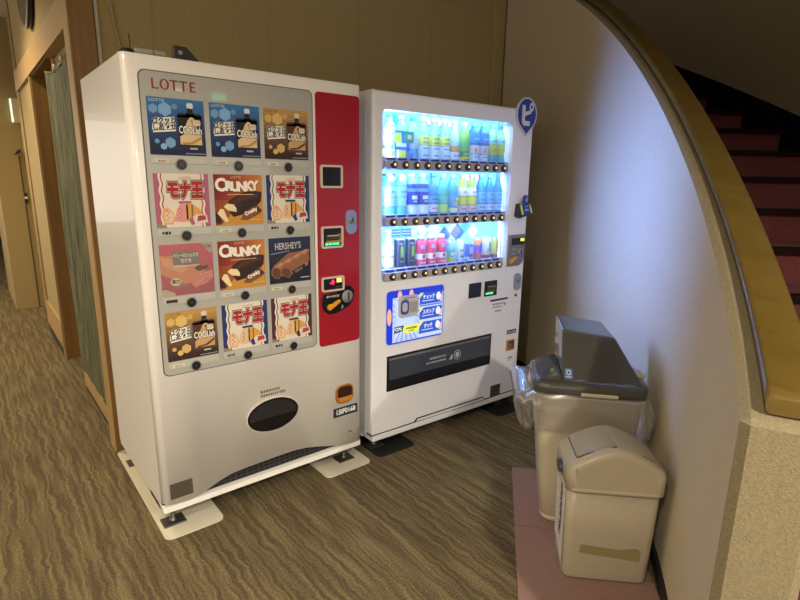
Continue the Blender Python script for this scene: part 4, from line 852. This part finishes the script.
can(2, 8, 'b', MINI, [(.006, .022, '#dfe4ec'), (.022, .094, '#4a62c0')], 'small blue and white can, bottom shelf', None, [(0, .06, .03, .04, '#a8b4e8'), (0, .014, .03, .006, '#384060')])
can(2, 9, 'r', CAN, [(.006, .030, '#e07050'), (.030, .055, '#d85aa0'), (.055, .085, '#7a60d0'), (.085, .120, '#e88858')], 'rainbow coloured can, bottom shelf', None, [(0, .07, .018, .05, '#3a58c8')])
can(2, 10, 's', CAN, [(.006, .024, '#c84848'), (.024, .120, '#d4d8dc')], 'silver can with a red foot, bottom shelf', None, [(.004, .075, .014, .05, '#888890'), (-.010, .05, .008, .02, '#a8a8b0')])
can(2, 11, 'g', CAN, [(.006, .024, '#c8787c'), (.024, .120, '#d8d878')], 'yellow can at the right end, bottom shelf', None, [(-.006, .07, .010, .06, '#98a040'), (.008, .075, .010, .05, '#e8e8c0')])
# cards standing among the bottles
def card(nm, s, d, z, w, h, c, lab, extra=(), rot=0.0):
    mb = MB(); mb.box(-w/2, w/2, -0.003, 0.003, 0, h, LABM(c), .001)
    for (x0, x1, z0, z1, cc) in extra: mb.decal(rect(x0, x1, z0, z1), -.0036, LABM(cc))
    o = mb.build(nm, label=lab, category='card', recalc=False); o.location = w2(s, d, z); o.rotation_euler = (0, rot, YW); return o
card('promotion_card', 0.200, 0.046, SHZ[0]+.046, 0.090, 0.088, '#2a78c0', 'blue card with a lime panel and slanted lettering, top shelf', [(-.04, .0, .03, .078, '#c8d838'), (-.034, .03, .012, .030, '#dce8f0')], 0.0)
card('promotion_card', 0.246, 0.043, SHZ[0]+.078, 0.056, 0.054, '#2f9868', 'green card with a pale blossom, top shelf', [(-.012, .014, .018, .038, '#d8dca0')])
card('promotion_card', 0.248, 0.043, SHZ[0]-.001, 0.056, 0.034, '#4898b8', 'small blue caption card, top shelf', [(-.022, .022, .008, .012, '#245878'), (-.022, .022, .018, .022, '#245878')])
card('promotion_card', 0.200, 0.040, SHZ[0]-.001, 0.048, 0.040, '#d8dc30', 'plain yellow card at the front, top shelf')
card('stand_card', 0.905, 0.12, SHZ[2]-.001, 0.05, 0.13, '#cfe0f4', 'tall white card at the right end, bottom shelf', [(-.02, .02, .02, .024, '#7890b8')])
# ------------------------------------------------------------------ rubbish bins
ES = Vector((0.654, -0.756, 0)).normalized(); ED = Vector((0.756, 0.654, 0)).normalized()
BZ = math.atan2(ES.y, ES.x)
def rr3(x0, x1, y0, y1, r, z, k=5): return [(p[0], p[1], z) for p in rrect(x0, x1, y0, y1, r, k)]
BEIGE = noisy('beige_bin_plastic', '#b5a88e', '#bcaf94', 200, 0.42, 0.0); BEIGE2 = noisy('grey_beige_bin_plastic', '#a69a83', '#aea28a', 200, 0.38, 0.0)
LID = pm('#3a3834', 0.16, coat=0.6)
# pink carpet tiles under the bins
PINK = noisy('pink_carpet_tile', '#7f6056', '#957468', 260, 0.95, 0.5)
for nm, d0, d1, s1 in (('far', 0.005, 0.475, .46), ('near', -0.50, 0.0, .50)):
    mb = MB(); mb.prismz([(0, d0), (s1, d0), (s1-.02, d1), (0, d1)], 0.0, 0.007, PINK)
    o = mb.build('carpet_tile', label=('dusty pink carpet tile under the tall grey-lidded bin' if nm == 'far' else 'dusty pink carpet tile under the low swing bin in front'), category='carpet tile'); o.location = (1.182, -0.822, 0); o.rotation_euler.z = BZ
BX = (1.293, -0.870)
bin1 = empty('rubbish_bin', (BX[0], BX[1], 0.007), BZ, label='tall beige rubbish bin with a dark grey hooded lid', category='bin')
mb = MB()
def b1loop(z, g=0.0):
    t = z/0.60; return rr3(0.0-.062*t-g, 0.325+.035*t+g, -.005-.02*t-g, 0.235+.02*t+g, 0.05, z)
mb.loft([b1loop(0.0, -.008), b1loop(0.012), b1loop(0.025), b1loop(0.028, -.004), b1loop(0.034, .001), b1loop(0.2), b1loop(0.4), b1loop(0.575), b1loop(0.578, .008), b1loop(0.605, .008)], BEIGE); mb.build('body', bin1)
lid = None
mb = MB(); G = lambda g, z: rr3(-.066-g, 0.362+g, -.030-g, 0.262+g, 0.055+g*.6, z, 6)
mb.loft([G(0.006, .590), G(0.010, .594), G(0.010, .632), G(0.004, .644), G(-.010, .648), G(-.022, .652)], LID); lid = mb.build('lid', bin1, label='dark grey lid')
mb = MB()   # hood: two slopes over the right part of the lid
a = [(.035, -.012, .648), (.345, -.012, .648)]; b = [(.040, .128, .826), (.253, .128, .800)]; c = [(.034, .330, .839), (.230, .330, .816)]; d = [(.032, .262, .648), (.345, .262, .648)]
e = [(.036, .120, .812), (.268, .120, .790)]
i = mb.mi(LID)
V = [[mb.bm.verts.new(p) for p in L] for L in (a, b, c, d)]
for p, q in zip(V, V[1:]): mb.bm.faces.new((p[0], p[1], q[1], q[0])).material_index = 0
mb.bm.faces.new((V[0][0], V[1][0], V[2][0], V[3][0])); mb.bm.faces.new((V[0][1], V[3][1], V[2][1], V[1][1])); mb.bm.faces.new((V[0][0], V[3][0], V[3][1], V[0][1]))
bmesh.ops.recalc_face_normals(mb.bm, faces=mb.bm.faces)
bmesh.ops.bevel(mb.bm, geom=list(mb.bm.edges), offset=.008, segments=3, profile=.5, affect='EDGES')
hood = mb.build('hood', lid)
mb = MB(); mb.loft([[(-.050, -.018, .650), (-.050, .246, .650), (-.050, .246, .652), (-.050, -.018, .652)], [(.032, -.018, .650), (.032, .246, .650), (.032, .246, .676), (.032, -.018, .676)]], LID, smooth=False); mb.build('lid_shoulder', lid)
def onslope(u, v):  # point on the hood's front slope
    A = Vector(a[0]).lerp(Vector(a[1]), u); B = Vector(b[0]).lerp(Vector(b[1]), u); return A.lerp(B, v)
nrm = (Vector(a[1])-Vector(a[0])).cross(Vector(b[0])-Vector(a[0])).normalized(); nrm = -nrm if nrm.y > 0 else nrm
mb = MB(); mb.face([onslope(u, v)+nrm*.0006 for u, v in ((.04, .05), (.145, .05), (.145, .24), (.04, .24))], pm('#2f4a78', .4))
for k in range(10):
    t0, t1 = 2*PI*k/10, 2*PI*(k+1)/10
    mb.face([onslope(.093+.034*math.cos(t)*s, .165+.055*math.sin(t)*s)+nrm*.001 for t, s in ((t0, 1), (t1, 1), (t1, .6), (t0, .6))], pm('#9aa8bc', .4))
mb.face([onslope(u, v)+nrm*.001 for u, v in ((.055, .075), (.13, .075), (.13, .09), (.055, .09))], pm('#9aa8bc', .4)); mb.build('recycling_sticker', hood, label='small blue recycling sticker', recalc=False)
for x0, x1, y0, y1, z0, z1 in ((.11, .25, -.044, -.036, .600, .614), (-.083, -.073, .09, .15, .588, .618), (.345, .378, .10, .17, .640, .655)):
    mb = MB(); mb.box(x0, x1, y0, y1, z0, z1, pm('#b5aa92', .4), .004); mb.build('handle_clip', lid, label='pale clip on the lid')
# thin clear liner folded over the rim
LIN = clear_mat('thin_clear_plastic', (0.95, 0.95, 0.97), 0.15, 0.08, ('#d4cec4', 0.12))
mb = MB(); n = 96; rings = []
rng = random.Random(3); ph = [rng.random()*6.28 for _ in range(8)]
def outline(t):
    L = rrect(-.072, .368, -.036, .268, .06, 23); return L[int(t*len(L)) % len(L)]
Lr = rrect(-.070, .366, -.034, .266, .06, 23); n = len(Lr); cxx, cyy = .148, .116
for j in range(9):
    v = j/8; ring = []
    for k, (x, y) in enumerate(Lr):
        t = k/n; dx, dy = x-cxx, y-cyy; l = math.hypot(dx, dy); dx /= l; dy /= l
        left = max(0, -dx*.9+dy*.15-.35)/.65; right = max(0, dx-.45)/.55
        hang = .130+.014*math.sin(5*2*PI*t+ph[0])+.010*math.sin(9*2*PI*t+ph[1])+.05*left+.03*right
        wav = (.008*math.sin(2*PI*t*11+ph[2]+v*4)+.005*math.sin(2*PI*t*17+ph[3]-v*3))*(.25+v)
        flare = left*(.115*math.sin(min(1, v*2.2)*PI*.5)*(1-.75*max(0, v-.45)/.55))+right*(.035*math.sin(v*PI*.8))+.010
        ring.append(mb.bm.verts.new((x+dx*(flare+wav), y+dy*(flare+wav), .600-hang*v+.055*left*math.sin(min(1, v*1.25)*PI)+.006*left*math.sin(v*PI)*math.sin(t*40))))
    rings.append(ring)
i = mb.mi(LIN)
for p, q in zip(rings, rings[1:]):
    for k in range(n):
        f = mb.bm.faces.new((p[k], p[(k+1) % n], q[(k+1) % n], q[k])); f.smooth = True
o = mb.build('bin_liner', label='thin clear plastic liner hanging over the rim of the tall bin', category='bin liner'); o.location = bin1.location; o.rotation_euler.z = BZ
# low swing bin
bin2 = empty('rubbish_bin', (1.078, -1.128, 0.007), BZ+math.radians(3.5), label='low grey-beige swing lid bin nearest the camera with a strip of tape', category='bin')
mb = MB()
def b2loop(z, g=0.0):
    t = z/0.39; return rr3(0.0-.010*t-g, 0.300+.012*t+g, 0.0-.002-g, 0.205+.008*t+g, 0.030, z)
mb.loft([b2loop(0, -.012), b2loop(.006, -.003), b2loop(.015), b2loop(.2), b2loop(.372)], BEIGE2); mb.build('body', bin2)
mb = MB()
def b2lid(z, g, r=.045): return rr3(-.018-g, .318+g, -.012-g, .208+g, r, z)
# lid: gabled profile swept front to back, rounded at both ends
def gz(x): return .446+0.084*max(0, 1-abs((x-.150)/.172)**1.65)
def lsec(y, e):
    x0, x1 = -.020+e, .320-e; P = [(x1, y, .366+e*.3), (x1, y, gz(x1)-.014)]
    for k in range(25): x = x1-.006-(x1-x0-.012)*k/24; P.append((x, y, gz(x)-e*.9))
    return P+[(x0, y, gz(x0)-.014), (x0, y, .366+e*.3)]
mb.loft([lsec(y, e) for y, e in ((-.014, .034), (-.0135, .020), (-.010, .011), (-.003, .005), (.008, .001), (.03, 0), (.165, 0), (.188, .001), (.199, .005), (.206, .011), (.2095, .020), (.210, .034))], BEIGE2)
mb.loft([b2lid(.364, .003), b2lid(.366, .006), b2lid(.376, .006), b2lid(.379, .001)], BEIGE2)
lid2 = mb.build('swing_lid', bin2)
mb = MB(); ring = [(p[0], p[1], gz(p[0])+.0020) for p in rrect(.020, .146, .022, .178, .018, 4)]
xsf = [.020+.126*k/8 for k in range(9)]
FL = pm('#a39a8a', .2, coat=.6)
rows = [[mb.bm.verts.new((x, y, gz(x)+.0022)) for y in (.022, .178)] for x in xsf]; i = mb.mi(FL)
for p, q in zip(rows, rows[1:]): f = mb.bm.faces.new((p[0], q[0], q[1], p[1])); f.smooth = True
mb.build('flap', lid2)
mb = MB(); pts = [(.146, .018), (.05, .018), (.018, .022), (.016, .03), (.016, .178)]; mb.tube([(x, y, gz(x)+.0018) for x, y in pts], .0018, pm('#2c2620', .6), 6)
mb.tube([(.285, .03, gz(.285)+.001), (.235, .016, gz(.235)+.001)], .0012, pm('#2c2620', .6), 6); mb.build('flap_gap', lid2, label='dark gap round the flap')
mb = MB(); mb.prism(ell(0, 0, .030, .022, 20), -.010, .012, pm('#3a4254', .35), .004); o = mb.build('release_button', lid2, label='dark oval latch on the side'); o.rotation_euler.z = -PI/2; o.location = (-.022, .088, .408)
mb = MB(); mb.face([(-.0105, .190, .362), (-.0105, .026, .362), (-.0035, .028, .035), (-.0035, .186, .075)], pm('#d0cac2', .5))
for k, ch in enumerate('もえるゴミ'): mb.text(ch, 0, 0, .048, 0, pm('#2a2826', .5), .0014, mat4=Matrix.Translation((-.0115+.0009*k, .088, .315-.043*k)) @ Matrix.Rotation(-PI/2, 4, 'Z'))
mb.build('paper_label', bin2, label='white paper label with brush lettering', recalc=False)
mb = MB(); yv = -.0035; P = [(.050, .115), (.262, .098), (.262, .140), (.250, .150), (.180, .140), (.052, .150)]
mb.decal(P, yv, pm('#8b7c55', .35)); mb.decal([(.07, .118), (.12, .112), (.10, .124)], yv-.0004, pm('#8b7d62', .4)); mb.build('tape_strip', bin2, label='brown strip of tape', recalc=False)
# ------------------------------------------------------------------ left side details
GRN = noisy('green_marbled_cloth', '#1c1e0c', '#66643a', 4.2, 0.85, 0.3, 30, (12, 12, 1.2))
mb = MB(); NY = 30; NZ = 30; fr = []
for k in range(NY+1):
    y = .997+.955*k/NY; top = 1.975+.045*((k/NY)*2-1)**2; col = []
    for j in range(NZ+1):
        z = .165+(top-.165)*j/NZ; wv = .003*math.sin(k*.9+j*.15)+.002*math.sin(k*1.7+j*.3)
        col.append((.016+wv, y, z))
    fr.append(col)
i = mb.mi(GRN)
F = [[mb.bm.verts.new(p) for p in c] for c in fr]; B = [[mb.bm.verts.new((p[0]+.006, p[1], p[2])) for p in c] for c in fr]
for k in range(NY):
    for j in range(NZ):
        f = mb.bm.faces.new((F[k][j], F[k][j+1], F[k+1][j+1], F[k+1][j])); f.smooth = True
        f = mb.bm.faces.new((B[k][j], B[k+1][j], B[k+1][j+1], B[k][j+1])); f.smooth = True
for j in range(NZ):
    mb.bm.faces.new((F[0][j], B[0][j], B[0][j+1], F[0][j+1])); mb.bm.faces.new((F[NY][j+1], B[NY][j+1], B[NY][j], F[NY][j]))
cur = mb.build('curtain', label='green marbled cloth hanging in the wooden opening behind the machine', category='curtain', recalc=False)
mb = MB(); mb.tube([(.019, .998+.955*k/12, 1.975+.045*((k/12)*2-1)**2) for k in range(13)], .007, pm('#4c5636', .8), 8); mb.build('top_hem', cur)
fr = empty('screen_frame', (0.05, 1.5, 0), label='oak framed screen filling the opening behind the green cloth', category='screen')
def fb(nm, *a, m=WOODL): mb = MB(); mb.box(a[0]-.05, a[1]-.05, a[2]-1.5, a[3]-1.5, a[4], a[5], m, .003); return mb.build(nm, fr)
fb('stile', .045, .085, .99, 1.03, 0, 2.09); fb('stile', .045, .085, 1.84, 1.88, 0, 2.09); fb('bottom_rail', .02, .06, .99, 1.90, .045, .150); fb('kick_strip', .026, .055, .99, 1.90, 0, .045, m=DARK)
fb('panel', .060, .068, 1.03, 1.84, .10, 2.09, m=WALLL)
for y, z in ((1.06, 2.045), (1.55, 2.03), (1.80, 2.02)):
    mb = MB(); mb.lathe([(.008, 0), (.008, .02), (.004, .03)], pm('#d8d2c4', .4), 10, (0, y-1.5, z)); mb.build('clip', fr)
# wall clock seen edge-on above the lintel
ck = empty('wall_clock', (0.018, 2.26, 2.60), label='round black wall clock above the lintel, seen edge on', category='clock')
mb = MB(); mb.lathe([(.25, 0.0), (.28, .006), (.285, .022), (.265, .040), (.245, .036)], BLACK, 36, axis='x')
bmesh.ops.scale(mb.bm, vec=(-1, 1, 1), verts=mb.bm.verts); mb.build('case', ck)
mb = MB(); mb.lathe([(.245, .032), (.2449, .033)], pm('#d8d2c0', .4), 36, axis='x'); bmesh.ops.scale(mb.bm, vec=(-1, 1, 1), verts=mb.bm.verts); mb.build('dial', ck)
mb = MB(); mb.box(-.036, -.034, -.008, .008, -.02, .15, BLACK); mb.box(-.039, -.037, -.12, .02, -.008, .008, BLACK); mb.build('hands', ck)
# small lit sign on the far pier, door hardware
sg = empty('wall_sign', (0.055, 4.79, 2.03), label='small white lit sign on the pier down the corridor', category='sign')
mb = MB(); mb.box(-.02, .045, -.035, 0, -.115, .12, pm('#c9bf9f', .5), .004); mb.build('housing', sg); mb = MB(); mb.box(-.034, -.019, -.030, -.004, -.11, .115, pm('#d8f0e0', .4, emit=.9), .003); mb.build('lit_face', sg)
lt = empty('door_closer', (0.03, 4.795, 1.60), label='small dark door closer below the lit sign', category='door hardware')
mb = MB(); mb.prism([(-.03, 0), (.03, .03), (.03, .06), (0, .05)], -.03, 0, DARK, .003); mb.build('body', lt); mb = MB(); mb.box(.006, .014, -.006, 0.004, -1.60, 0.0, pm('#3a3222', .6)); mb.build('seam_strip', lt)
lh = empty('door_latch', (0.05, 4.795, 1.17), label='small latch with a white stud on the corridor pier', category='door hardware')
mb = MB(); mb.box(-.012, .012, -.02, 0, -.05, .05, BLACK, .003); mb.build('plate', lh); mb = MB(); mb.box(-.012, .014, -.024, -.016, -.008, .014, pm('#dcd8cc', .4)); mb.build('stud', lh)
es_ = empty('exit_sign', (2.78, -6.44, 2.6), label='green lit exit sign hanging in the lobby, seen only as a reflection', category='sign')
mb = MB(); mb.box(-.12, .12, -.03, .03, -.06, .06, pm('#d8d8d0', .4), .004); mb.tube([(0, 0, .06), (0, 0, .30)], .01, STEEL); mb.build('housing', es_)
mb = MB(); mb.box(-.11, .11, .031, .034, -.05, .05, pm('#38c090', .4, emit=7)); mb.build('lit_face', es_)
# loose cable on the back wall
mb = MB(); mb.tube([(.155, .893, 2.9), (.165, .892, 2.35), (.19, .89, 2.10), (.225, .885, 1.90), (.235, .88, 1.60), (.235, .885, 0.3)], .005, pm('#a89a78', .6), 6); mb.build('cable', label='pale cable hanging down the wall behind the ice cream machine', category='cable')
